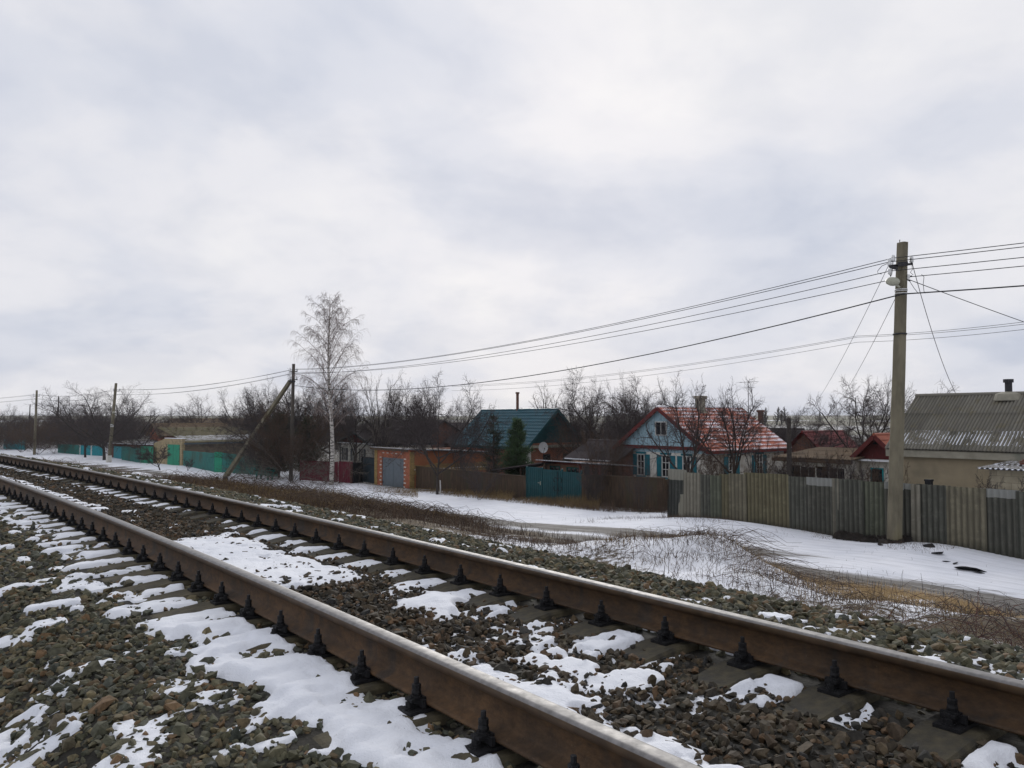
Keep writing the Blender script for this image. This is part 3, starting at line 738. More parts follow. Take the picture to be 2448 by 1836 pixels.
def chimney(ro, x, y, z0, z1, w, mat, cap=True, round_=False, d=None):
    b = MB(); d = d or w
    if round_: b.lathe([(w / 2, z0), (w / 2, z1 - .12), (w / 2 + .05, z1 - .12), (w / 2 + .05, z1)], 10, (x, y, 0))
    else:
        b.box(x - w / 2, x + w / 2, y - d / 2, y + d / 2, z0, z1 - .16); b.box(x - w / 2 - .07, x + w / 2 + .07, y - d / 2 - .07, y + d / 2 + .07, z1 - .16, z1)
        b.box(x - w / 2 - .1, x + w / 2 + .1, y - d / 2 - .1, y + d / 2 + .1, z0, z0 + .35)
    return b.build('chimney', mat, ro)
# paints and walls
M['white_wall'] = basic('whitewash', (.68, .67, .62), (.52, .50, .45), 2.5, .9, .3, .01, stain=(.30, .27, .23))
M['tan_wall'] = basic('tan_render', (.33, .275, .185), (.27, .225, .155), 1.6, .95, .35, .01, stain=(.16, .14, .10))
M['cream_trim'] = basic('cream_trim', (.33, .31, .25), (.24, .225, .18), 3, .8, .2, .005, stain=(.15, .15, .12))
M['blue_paint'] = basic('pale_blue_boards', (.36, .52, .60), (.30, .45, .53), 3, .7, .2, .004, stain=(.22, .34, .38), vs=(9, 9, .7))
M['teal_paint'] = basic('teal_paint', (.010, .155, .20), (.006, .10, .135), 4, .6, .15, .003)
M['teal_board'] = basic('blue_board', (.0, .25, .29), (.0, .17, .21), 4, .6, .15, .003)
M['maroon'] = basic('maroon_boards', (.115, .018, .018), (.07, .012, .012), 4, .75, .3, .005, vs=(6, 6, .8))
M['red_fascia'] = basic('dark_red_fascia', (.13, .022, .020), (.085, .016, .015), 4, .7, .2, .003)
M['tile_orange'] = m_tile('orange_tiles', (.44, .110, .040), (.28, .058, .026), .72)
M['tile_bare'] = m_tile('orange_tiles_bare', (.36, .10, .045), (.22, .055, .03), .0)
M['tile_red'] = m_tile('red_sheet', (.17, .020, .018), (.11, .016, .015), .0)
M['tile_teal'] = m_tile('teal_metal_tiles', (.004, .072, .100), (.003, .048, .070), 0, .42)
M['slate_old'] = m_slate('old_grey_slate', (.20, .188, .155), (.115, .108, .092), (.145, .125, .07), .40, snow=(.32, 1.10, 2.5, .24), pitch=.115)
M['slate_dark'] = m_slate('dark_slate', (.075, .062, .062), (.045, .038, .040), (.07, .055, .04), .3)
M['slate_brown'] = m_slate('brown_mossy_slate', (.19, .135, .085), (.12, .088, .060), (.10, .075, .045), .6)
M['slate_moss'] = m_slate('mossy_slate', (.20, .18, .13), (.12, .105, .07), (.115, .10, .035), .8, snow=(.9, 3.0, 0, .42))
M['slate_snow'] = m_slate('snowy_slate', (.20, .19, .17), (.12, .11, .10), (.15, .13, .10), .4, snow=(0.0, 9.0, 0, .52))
M['felt'] = basic('black_roofing_felt', (.022, .022, .030), (.012, .012, .016), 3, .8, .3, .01)
M['brick_red'] = m_brick('red_brick', (.31, .10, .055), (.25, .08, .045), (.26, .22, .18), stain=(.30, .11, .06))
M['brick_dark'] = m_brick('dark_red_brick', (.15, .058, .038), (.11, .045, .032), (.15, .12, .10))
def m_banded():
    g = NG('banded_brick'); x = g.xyz(g.tc.outputs['Object']); u = g.math('ADD', x[0], x[1]); cb = g.n('ShaderNodeCombineXYZ'); g.l(u, cb.inputs[0]); g.l(x[2], cb.inputs[1])
    b = g.n('ShaderNodeTexBrick'); g.l(cb.outputs[0], b.inputs['Vector']); b.inputs['Scale'].default_value = 1
    b.inputs['Brick Width'].default_value = .26; b.inputs['Row Height'].default_value = .078; b.inputs['Mortar Size'].default_value = .009
    for nme, c in (('Color1', (.30, .20, .075)), ('Color2', (.21, .125, .05)), ('Mortar', (.16, .12, .08))): b.inputs[nme].default_value = (*c, 1)
    z = g.math('ADD', x[2], g.math('MULTIPLY', g.noise(.7, 3, .5), .5))
    red = g.ramp(z, [(.0, 0.), (.001, 0.)])
    up = g.math('MULTIPLY', g.math('GREATER_THAN', z, 1.95), .9); lowr = g.math('MULTIPLY', g.math('LESS_THAN', z, 1.32), .75)
    c = g.mix(g.math('MAXIMUM', up, lowr), b.outputs[0], (.27, .095, .045))
    line = g.math('MULTIPLY', g.math('GREATER_THAN', x[2], 1.30), g.math('LESS_THAN', x[2], 1.37))
    bl = g.math('GREATER_THAN', g.math('FRACT', g.math('MULTIPLY', u, 4.)), .4)
    c = g.mix(g.math('MULTIPLY', line, bl), c, (.55, .50, .44)); g.bump(b.outputs[1], -.4, .01)
    return g.fin(c, .9)
M['brick_band'] = m_banded()
M['brick_yellow'] = m_brick('yellow_brick', (.36, .25, .085), (.27, .18, .065), (.14, .10, .07), bw=.26)
M['brick_bright'] = m_brick('bright_red_brick', (.36, .10, .048), (.27, .075, .038), (.30, .17, .11))
M['stone_block'] = m_brick('stone_blocks', (.20, .165, .12), (.12, .10, .078), (.09, .078, .06), bw=.42, bh=.21, scale=1.6, stain=(.145, .115, .085))
M['shell_wall'] = m_brick('shell_stone', (.36, .29, .17), (.28, .225, .135), (.20, .16, .10), bw=.40, bh=.2)
M['block_wall'] = m_brick('pale_block', (.42, .37, .27), (.34, .30, .22), (.26, .23, .17), bw=.40, bh=.2)
M['grey_door'] = basic('grey_blue_metal', (.12, .145, .165), (.10, .12, .135), 2, .6, .1, .002)
M['dark_gate'] = basic('dark_blue_metal', (.028, .042, .052), (.02, .030, .038), 2, .6, .1, .002)
M['maroon_metal'] = basic('maroon_metal', (.13, .014, .028), (.09, .011, .020), 3, .6, .1, .002)
M['green_bright'] = basic('bright_green_paint', (.012, .235, .135), (.010, .18, .105), 3, .6, .15, .003)
M['green_dark'] = basic('dark_green_paint', (.015, .155, .130), (.011, .100, .090), 2.2, .7, .15, .003, stain=(.03, .08, .06))
M['green_gate'] = basic('gate_green', (.005, .060, .068), (.004, .040, .048), 3, .55, .1, .002)
M['wood_fence'] = basic('old_dark_boards', (.095, .062, .040), (.042, .030, .021), 3, .95, .5, .01, stain=(.055, .047, .027), vs=(4, 4, .5))
M['wood_top'] = basic('fence_rail', (.085, .055, .035), (.05, .035, .026), 4, .9, .4, .006)
M['red_post'] = basic('red_brown_post', (.20, .045, .028), (.14, .035, .022), 4, .7, .2, .003)
M['white_paint'] = basic('white_paint', (.60, .60, .58), (.45, .45, .43), 5, .6, .2, .003)
M['pink_wall'] = basic('pink_render', (.33, .20, .14), (.26, .16, .11), 3, .9, .2, .004)
M['dish'] = basic('dish_white', (.52, .53, .54), (.42, .43, .44), 4, .4, .0, .001)
M['lamp_cream'] = basic('lamp_housing', (.42, .42, .34), (.34, .34, .27), 4, .4, .1, .002)

# ------------------------------------------------------------------ 1. the blue gabled house with the snowy orange roof
TB = px_t(1484, 33); LB = TB - px_t(1688, 33)
zg = .55; root, ro = gable_house('blue_gable_house', 'white cottage with pale blue gable, teal shutters and snow-dusted orange tile roof', 'house', TB, 33, zg, LB, 7.0, 2.62, 2.12, 'y',
    M['white_wall'], M['blue_paint'], M['tile_orange'], 'tile', .33, M['red_fascia'])
b = MB(); b.box(-.05, LB + .05, -.035, -.003, 2.50, 2.62); b.box(-.2, LB + .2, -.16, -.003, 2.44, 2.495); b.build('gable_trim', M['red_fascia'], root)
b = MB()
for i in range(11): 
    if i % 2 == 0: b.box(-.03, .30, -.03, -.002, .1 + i * .21, .1 + i * .21 + .2)
    b.box(-.03, .18, -.028, -.002, .1 + i * .21, .31 + i * .21)
b.build('corner_quoins', M['blue_paint'], root)
bf = MB(); bf.box(0, LB, -.012, -.002, 2.26, 2.44); bf.box(LB + .002, LB + .012, 0, 7, 2.20, 2.45); bf.build('frieze', M['blue_paint'], root)
def at_f(px, t0, d): return t0 - px_t(px, d)
for px in (1532, 1591, 1641): window(root, 'front', LB, 7, at_f(px, TB, 33), .95, .46, 1.12, M['white_paint'], M['teal_paint'], M['teal_paint'], bars=2, mull=1)
window(root, 'front', LB, 7, LB / 2, 2.62 + .62, .74, .68, M['white_paint'], None, None, bars=0, mull=1)
for a in (2.1, 4.6): window(root, 'right', LB, 7, a, .95, .48, 1.12, M['white_paint'], M['teal_paint'], M['teal_paint'])
chimney(ro, LB / 2 + .25, 3.1, 4.2, 5.45, .42, M['cream_trim'])
# television aerial behind it
def aerial(t, d, z0, z1, label):
    root = thing('tv_aerial', label, 'aerial', S(t, d, 0), PHI); b = MB(); b.tube([(0, 0, z0), (0, 0, z1)], .022, 6); b.build('mast', M['iron'], root)
    b = MB()
    for k, (zz, l) in enumerate(((z1 - .1, 1.3), (z1 - .45, .8))):
        b.tube([(-l / 2, 0, zz), (l / 2, 0, zz)], .010, 4)
        for q in range(6): x = -l / 2 + l * q / 5; b.tube([(x, -.3 + q * .03, zz), (x, .3 - q * .03, zz)], .006, 4)
    b.build('antenna', M['iron'], root)
aerial(px_t(1789, 40), 40, .5, 7.0, 'thin television aerial on a mast behind the orange roof')

# ------------------------------------------------------------------ 2. teal metal roofed house
T2 = px_t(1096, 34); L2_ = T2 - px_t(1262, 34)
root, ro = gable_house('teal_roof_house', 'brick house with teal metal tile roof and dark green gable behind the teal gates', 'house', T2, 34, .1, L2_, 5.0, 2.85, 2.35, 'x',
    M['brick_red'], M['green_gate'], M['tile_teal'], 'tile', .35, M['green_gate'])
b = MB(); b.box(L2_ - .25, L2_ + .02, -.03, -.002, .1, 2.6); b.box(L2_ + .002, L2_ + .03, -.0, .25, .1, 2.6); b.build('white_quoin', M['white_paint'], root)
b = MB(); b.box(L2_ + .002, L2_ + .34, -.2, 5.2, 2.52, 2.70); b.build('gable_ledge', M['cream_trim'], root)
window(root, 'right', L2_, 5, 1.7, 1.0, .55, 1.0, M['iron']); window(root, 'right', L2_, 5, 3.6, 1.0, .55, 1.0, M['iron']); window(root, 'front', L2_, 5, 2.4, 1.0, .7, 1.0, M['white_paint'])
chimney(ro, L2_ * .50, 2.5, 5.0, 6.6, .22, M['brick_dark'], round_=True)
dish = thing('satellite_dish', 'white satellite dish fixed by the green gable edge', 'satellite dish', S(px_t(1296, 34), 34, 2.72), PHI + R(62))
b = MB()
for i in range(6):
    r0, r1 = .38 * i / 6, .38 * (i + 1) / 6; n = 18
    vs = [(r * math.cos(2 * math.pi * k / n) * .85, -.9 * r * r * 0 + .5 * (r * r) * -1 - .3, r * math.sin(2 * math.pi * k / n)) for r in (r0, r1) for k in range(n)]
    b.add(vs, [(k, (k + 1) % n, n + (k + 1) % n, n + k) for k in range(n)], 0, True)
    b.add([(x, y + .02, z) for x, y, z in vs], [(k, n + k, n + (k + 1) % n, (k + 1) % n) for k in range(n)], 0, True)
b.build('reflector', M['dish'], dish)
b = MB(); b.tube([(0, -.28, 0), (0, 0, -.05), (0, .1, -.35)], .02, 6); b.tube([(0, -.35, -.4), (0, -.75, -.05)], .012, 5); b.box(-.03, .03, -.80, -.72, -.09, -.02); b.build('feed_arm', M['iron'], dish)
# ridge ornament: a cowl beside the pipe
# ------------------------------------------------------------------ 3. long dark slate houses behind the garage
T3 = px_t(872, 37); L3_ = T3 - px_t(1000, 37)
root, ro = gable_house('long_dark_house', 'long low house with dark slate roof showing over the brick garage', 'house', T3, 36.5, .1, L3_, 6.5, 2.6, 1.72, 'x', M['brick_dark'], M['brick_dark'], M['slate_dark'], 'slate', .3)
b = MB()
for k in range(14):
    x = .3 + L3_ * .5 * k / 14 + random.uniform(0, .2)
    b.box(x, x + random.uniform(.3, .7), 3.17, 3.33, 2.6 + 1.72 + .125, 2.6 + 1.72 + .155)
b.build('ridge_snow', M['snow'], ro)
T3b = px_t(1000, 40); L3b = T3b - px_t(1115, 40)
root, ro = gable_house('plum_roof_house', 'house with plum coloured slate roof between the bare tree and teal roof', 'house', T3b, 40, .1, L3b, 6, 2.5, 1.55, 'x', M['brick_dark'], M['brick_dark'], M['slate_dark'], 'slate', .3)
b = MB()
for k in range(9):
    x = L3b * .55 + L3b * .45 * k / 9; b.box(x, x + random.uniform(.25, .6), 2.9, 3.1, 2.5 + 1.55 + .125, 2.5 + 1.55 + .155)
b.build('ridge_snow', M['snow'], ro)
# white cottage with maroon gable
T4 = px_t(815, 31); L4 = T4 - px_t(890, 31)
root, ro = gable_house('maroon_gable_cottage', 'whitewashed cottage with low maroon gable and dark shutters beside the brick garage', 'house', T4, 31, .1, L4, 6, 2.45, .95, 'y', M['white_wall'], M['maroon'], M['slate_dark'], 'slate', .3, M['dark_gate'])
b = MB(); b.box(-.1, .12, -.03, -.002, .1, 2.4); b.build('corner_board', M['dark_gate'], root)
b = MB(); b.box(-.3, L4 + .3, -.34, -.002, 2.38, 2.43); b.build('ledge', M['snow'], root)
for a in (.95, 2.75, 4.4): window(root, 'front', L4, 6, min(a, L4 - .4), .85, .42, 1.05, M['white_paint'], M['dark_gate'])

# ------------------------------------------------------------------ 4. brick garage
T5 = px_t(897, 25.5); L5 = T5 - px_t(980, 25.5); W5 = 6.3
loc, ph = hmat(T5, 25.5, 0.02); root = thing('brick_garage', 'orange and yellow brick garage with plain grey metal door', 'garage', loc, ph)
dw0, dw1, dh = at_f(914, T5, 25.5), at_f(966, T5, 25.5), 2.02
b = MB(); b.box(0, dw0, 0, .25, -.5, 2.62); b.box(dw1, L5, 0, .25, -.5, 2.62); b.box(dw0, dw1, 0, .25, dh, 2.62); b.box(0, .25, .25, W5, -.5, 2.5); b.box(.25, L5 - .25, W5 - .25, W5, -.5, 2.4); b.box(.25, L5 - .25, .25, .5, dh + .3, 2.5)
b.build('wall', M['brick_bright'], root)
b = MB(); b.prism([(.25, -.5), (W5, -.5), (W5, 2.31), (.25, 2.60)], 'x', L5 - .25, L5); b.build('side_wall', M['brick_band'], root)
b = MB(); b.box(-.02, .40, -.02, .0, -.3, 2.60); b.box(-.02, -.0, 0, .5, -.3, 2.6); b.build('yellow_corner', M['brick_yellow'], root)
b = MB(); b.box(L5 + .0, L5 + .02, 0, .35, -.3, 2.5); b.build('yellow_corner', M['brick_yellow'], root)
b = MB()
for i in range(9):
    z0 = .15 + i * .26
    for x0, s in ((dw0, -1), (dw1, 1)):
        if z0 < 2.1: xx = sorted((x0 + s * .04, x0 + s * (.30 if i % 2 else .18))); b.box(xx[0], xx[1], -.016, -.001, z0, z0 + .075)
for i in range(5): b.box(dw0 + .1 + i * .6, dw0 + .34 + i * .6, -.016, -.001, 2.3, 2.36)
b.build('white_bricks', M['white_wall'], root)
b = MB(); b.box(dw0, dw1, .06, .10, 0, dh); b.box((dw0 + dw1) / 2 - .01, (dw0 + dw1) / 2 + .01, .045, .06, 0, dh)
dr = b.build('door', M['grey_door'], root); b = MB(); b.box(dw0 + .05, dw0 + .12, .03, .06, .25, .40); b.box(dw1 - .12, dw1 - .05, .03, .06, .25, .40); b.box(dw1 - .12, dw1 - .05, .03, .06, 1.5, 1.62); b.build('hinge', M['iron'], dr)
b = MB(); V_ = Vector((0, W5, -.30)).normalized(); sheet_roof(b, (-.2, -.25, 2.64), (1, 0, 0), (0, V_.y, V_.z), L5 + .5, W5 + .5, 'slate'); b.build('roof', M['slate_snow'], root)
b = MB(); b.box(-.2, L5 + .25, -.28, -.25, 2.52, 2.66); b.build('eaves_board', M['wood_fence'], root)

# ------------------------------------------------------------------ 5. grey slate house at the right
T6 = px_t(2134, 28.7); L6 = 13.0
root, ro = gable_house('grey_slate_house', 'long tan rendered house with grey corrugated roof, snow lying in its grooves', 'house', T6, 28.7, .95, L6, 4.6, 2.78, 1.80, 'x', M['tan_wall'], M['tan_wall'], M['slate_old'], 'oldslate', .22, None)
b = MB(); b.box(-.2, L6 + .2, -.20, -.16, 2.36, 2.60); b.build('eaves_board', M['cream_trim'], root)
chimney(ro, L6 * .0 + (T6 - px_t(2412, 31)), 2.3, 4.35, 5.15, .24, M['iron'], round_=True)
b = MB(); cx_ = T6 - px_t(2412, 31); b.lathe([(.5, 4.38), (.42, 4.62), (.2, 4.70)], 12, (cx_, 2.3, 0)); b.build('chimney_collar', M['cream_trim'], ro)
# dark pipe in front of its wall
b = MB(); b.box(-.09, .09, -.09, .09, -.2, 1.72); b.box(-.105, .105, -.105, .105, 1.72, 1.78); o = b.build('flue_box', M['black'], None); o.location = S(px_t(2216, 26), 26, .95); o.rotation_euler = (0, 0, PHI)
tagp(o, 'small dark square flue poking above the slate fence at the tan wall', 'flue')
# small shed at the right edge
T7 = px_t(2360, 26.2)
loc, ph = hmat(T7, 26.2, .95); root = thing('block_shed', 'pale block shed with small corrugated roof and rubbish on top at right edge', 'shed', loc, ph)
b = MB(); b.box(0, 3.4, 0, 2.2, -.5, 2.2); b.build('wall', M['block_wall'], root)
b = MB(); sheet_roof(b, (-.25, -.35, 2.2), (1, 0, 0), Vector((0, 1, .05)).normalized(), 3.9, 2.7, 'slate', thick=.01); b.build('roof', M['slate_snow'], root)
for k, (x, y, r_c, mt) in enumerate(((.75, .9, .14, 'brick_dark'), (1.25, 1.1, .17, 'green_dark'), (1.7, .8, .12, 'white_paint'), (2.15, 1.2, .18, 'brick_dark'), (2.6, .9, .14, 'block_wall'))):
    b = MB(); rr = random.Random(k); b.box(-r_c * 1.5, r_c * 1.5, -r_c, r_c, 0, r_c * .8); b.box(-r_c, r_c * .6, -r_c * .6, r_c * .9, r_c * .8, r_c * 1.2)
    b.build('roof_clutter', M[mt], root).matrix_local = Matrix.Translation((x, y, 2.28 + y * .05)) @ Matrix.Rotation(rr.uniform(-.6, .6), 4, 'Z')

# ------------------------------------------------------------------ 6. small red gabled kitchen
T8 = px_t(2040, 36); L8 = T8 - px_t(2158, 36)
root, ro = gable_house('red_gable_kitchen', 'small white outbuilding with dark red gable and orange ridge beside the concrete pole', 'outbuilding', T8, 36, .75, L8, 4.5, 2.02, 1.12, 'y', M['white_wall'], M['maroon'], M['tile_bare'], 'tile', .4, M['red_fascia'])
b = MB(); b.box(-.25, L8 + .2, -.3, -.002, 1.93, 2.0); b.build('ledge', M['snow'], root)
b = MB(); b.box(-.03, .22, -.03, -.002, -.3, 1.9); b.build('corner_board', M['blue_paint'], root)
window(root, 'front', L8, 4.5, at_f(2094, T8, 36), .86, .50, .70, M['teal_board'], bars=0, mull=0)
b = MB(); b.prism([(-.28, .0), (.28, .0), (0, .26)], 'y', -.03, -.004); o = b.build('gable_vent', M['black'], root); o.location = (L8 / 2, 0, 2.72)
# low annex between the two
T9 = px_t(1866, 35); L9 = T9 - px_t(2030, 35)
loc, ph = hmat(T9, 35, .75); root = thing('slate_roof_annex', 'low annex with brown slate roof and dark windows behind the bushes', 'annex', loc, ph)
b = MB(); b.box(0, L9, 0, 3.5, -.5, 1.95); b.build('wall', M['white_wall'], root)
b = MB(); sheet_roof(b, (-.3, -.35, 1.95), (1, 0, 0), Vector((0, 1, .09)).normalized(), L9 + .5, 4.4, 'slate'); b.build('roof', M['slate_brown'], root)
b = MB(); b.box(-.3, L9 + .3, -.40, -.36, 1.80, 1.97); b.build('eaves_board', M['wood_top'], root)
for i in range(4): window(root, 'front', L9, 3.5, .75 + i * (L9 - 1.4) / 3, .5, .75, 1.05, M['white_wall'] if i % 2 else M['wood_top'], bars=1, mull=1)
T10 = px_t(1850, 41); root, ro = gable_house('red_sheet_shed', 'shed with steep dark red roof between orange roof and black post', 'shed', T10, 42, .5, 2.8, 4, 2.0, 1.35, 'y', M['brick_dark'], M['brick_dark'], M['tile_red'], 'tile', .3)
o, r2 = gable_house('red_brick_store', 'little brick store with chimney glimpsed behind the orange roof', 'shed', px_t(1776, 47), 47, .3, 3.5, 3.5, 2.6, 1.0, 'x', M['brick_dark'], M['brick_dark'], M['slate_dark'], 'slate', .2)
chimney(r2, .35, 1.6, 3.2, 5.0, .28, M['brick_dark'])
# black timber post
root = thing('timber_post', 'short black timber post rising above the bushes right of the orange roof', 'post', Wp(1887, 1100, 30)); gz0 = gz(root.location.x, root.location.y); root.location.z = gz0
ht = Wp(1887, 999, 30).z - gz0; b = MB(); b.lathe([(.10, -.3), (.095, ht * .6), (.085, ht - .04), (.06, ht)], 10); b.build('shaft', M['bark'], root)
b = MB(); b.tube([(-.12, 0, ht - .42), (.12, 0, ht - .42)], .012, 5); b.build('bracket', M['iron'], root)

# ------------------------------------------------------------------ 7. brick shed, porch and lean-to behind the gates
T11 = px_t(1372, 32); L11 = T11 - px_t(1484, 32)
root, ro = gable_house('brick_shed', 'dark red brick shed with sagging dark roof left of the blue gabled house', 'shed', T11, 31.5, .2, L11, 4.0, 2.10, .98, 'x', M['brick_dark'], M['brick_dark'], M['slate_dark'], 'slate', .25)
b = MB()
for k in range(12): x = L11 * k / 12; b.box(x, x + random.uniform(.15, .4), -.28, -.2, 2.05, 2.11)
b.build('eaves_snow', M['snow'], ro)
T12 = px_t(1296, 28.5); L12 = T12 - px_t(1432, 28.5)
loc, ph = hmat(T12, 28.5, .15); root = thing('glazed_porch', 'pink walled porch with red posts and green windows behind the teal gates', 'porch', loc, ph)
b = MB(); b.box(0, L12 * .66, .3, 2.5, -.3, 2.05); b.build('wall', M['pink_wall'], root)
b = MB()
for x in (.02, L12 * .66, L12 * .84, L12 - .1): b.box(x, x + .12, 0, .12, -.3, 2.08)
b.box(0, L12, .0, .14, 2.0, 2.1); b.build('frame', M['red_post'], root)
window(root, 'front', L12, 2.5, L12 * .17, .95, .75, .85, M['green_dark'], bars=0, mull=1, out=-.3); window(root, 'front', L12, 2.5, L12 * .50, .95, 1.0, .85, M['green_dark'], bars=0, mull=2, out=-.3)
b = MB(); b.box(L12 * .70, L12 * .83, .25, .30, .0, 1.95); b.build('door', M['dark_gate'], root)
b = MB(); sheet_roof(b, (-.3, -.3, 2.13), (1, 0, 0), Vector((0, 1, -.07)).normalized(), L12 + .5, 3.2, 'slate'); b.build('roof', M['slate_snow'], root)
T13 = px_t(1186, 27.5); L13 = T13 - px_t(1300, 27.5)
loc, ph = hmat(T13, 27.5, .1); root = thing('lean_to', 'open lean-to shelter with thin flat roof sloping down to the left', 'shelter', loc, ph)
for x, hz_ in ((.05, 1.55), (L13 * .5, 1.85), (L13 - .14, 2.15)): b = MB(); b.box(x, x + .09, .05, .14, -.3, hz_); b.build('post', M['wood_top'], root)
b = MB(); P = [[Vector((x, y, 1.55 + .62 * x / L13 + (.02 * y))) for x in np.linspace(-.15, L13, 12)] for y in (-.2, 2.6)]; b.grid(P); b.grid([[p - Vector((0, 0, .05)) for p in r][::-1] for r in P]); b.beam((-.15, -.2, 1.53), (L13, -.2, 2.15), .05, .07); b.build('roof', M['slate_dark'], root)
b = MB(); b.box(0, L13, 2.5, 2.55, -.3, 1.6); b.build('back_wall', M['wood_fence'], root)

# ------------------------------------------------------------------ 8. stone garage and houses on the left
pa = Gp(367, 1107, 4.6); pb = Gp(434, 1112.8, 4.6)
ang = math.atan2(pb.y - pa.y, pb.x - pa.x); Lg = (pb - pa).length
loc = Vector((pa.x, pa.y, .05)); root = thing('stone_garage', 'tan stone garage with bright green door and stepped parapet', 'garage', loc, ang)
hz = Wp(400, 1048, pa.y).z; b = MB(); Wg = 9.0
b.prism([(0, -.4), (Lg, -.4), (Lg, hz), (Lg * .42, hz), (0, hz - .55)], 'y', 0, .3); b.build('front_wall', M['shell_wall'], root)
b = MB(); b.box(Lg - .3, Lg, .3, Wg, -.4, 2.2); b.box(0, .3, .3, Wg, -.4, 1.9); b.box(.3, Lg - .3, Wg - .3, Wg, -.4, 2.1); b.build('side_wall', M['stone_block'], root)
k0, k1 = Lg * .52, Lg * .93; b = MB(); b.box(k0, k1, -.05, -.005, 0, 2.05); dr = b.build('door', M['green_bright'], root); b = MB(); b.box((k0 + k1) / 2 - .01, (k0 + k1) / 2 + .01, -.06, -.05, 0, 2.05)
for z in (.4, 1.6): b.box(k1 - .15, k1 - .03, -.065, -.05, z, z + .08)
b.build('hinge', M['iron'], dr)
b = MB(); b.box(Lg - .02, Lg + .32, 0.2, Wg, 2.1, 2.24); b.build('gutter', M['grey_door'], root)
b = MB(); V_ = Vector((-1, 0, .22)).normalized(); sheet_roof(b, (Lg + .35, .31, 2.22), (0, 1, 0), V_, Wg + .2, Lg + .5, 'slate'); b.build('roof', M['slate_moss'], root)
b = MB(); b.box(Lg * .40, Lg + .02, -.04, .34, hz + .002, hz + .05); b.build('parapet_snow', M['snow'], root)
YL = 100.0
def far_house(name, label, pxl, pxpk, pxr, pyeave, pypk, Y, depth, wall, gable, roof, kind, axis='y'):
    a = Wp(pxl, pyeave, Y); t = -a.x * sS + a.y * cS; d = a.x * cS + a.y * sS
    L = t - px_t(pxr, d); e = a.z - .1; rise = Wp(pxpk, pypk, Y - 2).z - a.z
    return gable_house(name, label, 'house', t, d, .1, L, depth, e, rise, axis, wall, gable, roof, kind, .4)
far_house('brown_roof_house', 'low house with orange brick gable and brown slate roof behind the stone garage', 358, 375, 386, 1038, 1014, 93, 12, M['brick_bright'], M['brick_bright'], M['slate_brown'], 'slate')
far_house('dark_felt_shed', 'shed with black felt roof streaked with snow right of the brown slate roof', 476, 500, 512, 1042, 1026, 88, 6, M['brick_dark'], M['brick_dark'], M['felt'], 'flat', 'x')
far_house('mossy_roof_house', 'far house with tan mossy roof seen just over the brown slate roof', 395, 430, 428, 1022, 1002, 118, 14, M['tan_wall'], M['tan_wall'], M['slate_brown'], 'slate')

# ------------------------------------------------------------------ fences
def fline(p0, p1):
    p0 = Vector(p0); p1 = Vector(p1); d = p1 - p0; return p0, d.xy.length, math.atan2(d.y, d.x)
def ground_min(p0, p1, n=6): return [gz(p0.x + (p1.x - p0.x) * k / n, p0.y + (p1.y - p0.y) * k / n) for k in range(n + 1)]
def board_fence(name, label, p0, p1, h, mat, bw=.12, gap=.012, posts=None, top=None, jag=.02, cat='fence', seed=0, group=None, postw=.09, h1=None, bottom=-.15, ribs=False):
    p0 = Vector((p0[0], p0[1], 0)); p1 = Vector((p1[0], p1[1], 0)); o, L, a = fline(p0, p1); rr = random.Random(seed)
    z0, z1 = gz(p0.x, p0.y), gz(p1.x, p1.y); h1 = h if h1 is None else h1
    root = thing(name, label, cat, (p0.x, p0.y, z0), a, group); b = MB(); x = 0
    gzz = [gz(p0.x + (p1.x - p0.x) * k / 12, p0.y + (p1.y - p0.y) * k / 12) - z0 for k in range(13)]
    def zb(x): return float(np.interp(x / L, np.linspace(0, 1, 13), gzz))
    def zt(x): return (z1 - z0) * x / L + h + (h1 - h) * x / L
    while x < L - .01:
        w_ = min(bw * rr.uniform(.85, 1.12), L - x); dy = rr.uniform(-.006, .006); j = rr.uniform(-jag, jag)
        b.box(x, x + w_ - gap, dy - .011, dy + .011, zb(x) + bottom, zt(x + w_ / 2) + j)
        x += w_
    b.build('boards', mat, root)
    b = MB(); b.beam((0, .04, .35 * h), (L, .04, (z1 - z0) + .35 * h1), .05, .07); b.beam((0, .04, .8 * h), (L, .04, (z1 - z0) + .8 * h1), .05, .07); b.build('crossbar', M['wood_fence'], root)
    n = max(1, round(L / 2.6))
    for k in range(n + 1):
        x = L * k / n; b = MB(); b.box(x - postw / 2, x + postw / 2, (-.03 if posts else .03), .12, zb(x) - .3, zt(x) + (.02 if posts else -.05)); b.build('post', posts or M['wood_fence'], root)
    if top: b = MB(); b.beam((0, 0, zt(0) + .01), (L, 0, zt(L) + .01), .09, .05); b.build('top_rail', top, root)
    return root
# wooden fences and the teal gates: along d = 26
DF = 26.0
def FP(px, d=DF): t = px_t(px, d); v = S(t, d); return v
def ph_(px, pt, pbm, d=DF): Y = FP(px, d).y; return (pbm - pt) * Y / 1850
wf1 = board_fence('wooden_fence', 'old dark board fence with brown top rail left of the teal gates', FP(981), FP(1258), ph_(985, 1121, 1172), M['wood_fence'], top=M['wood_top'], seed=3, h1=ph_(1258, 1137, 1189))
wf2 = board_fence('wooden_fence', 'old dark board fence between the teal gates and the slate sheet fence', FP(1390), FP(1588), ph_(1395, 1137, 1206), M['wood_fence'], top=M['wood_fence'], seed=4, h1=ph_(1588, 1151, 1226))
pL, pR = FP(1259), FP(1389); o, Lg_, a = fline(pL, pR); zgt = gz(pL.x, pL.y)
root = thing('metal_gates', 'teal corrugated metal double gates with wrought scrollwork and a door', 'gate', (pL.x, pL.y, zgt), a)
hgt = ph_(1325, 1116, 1194)
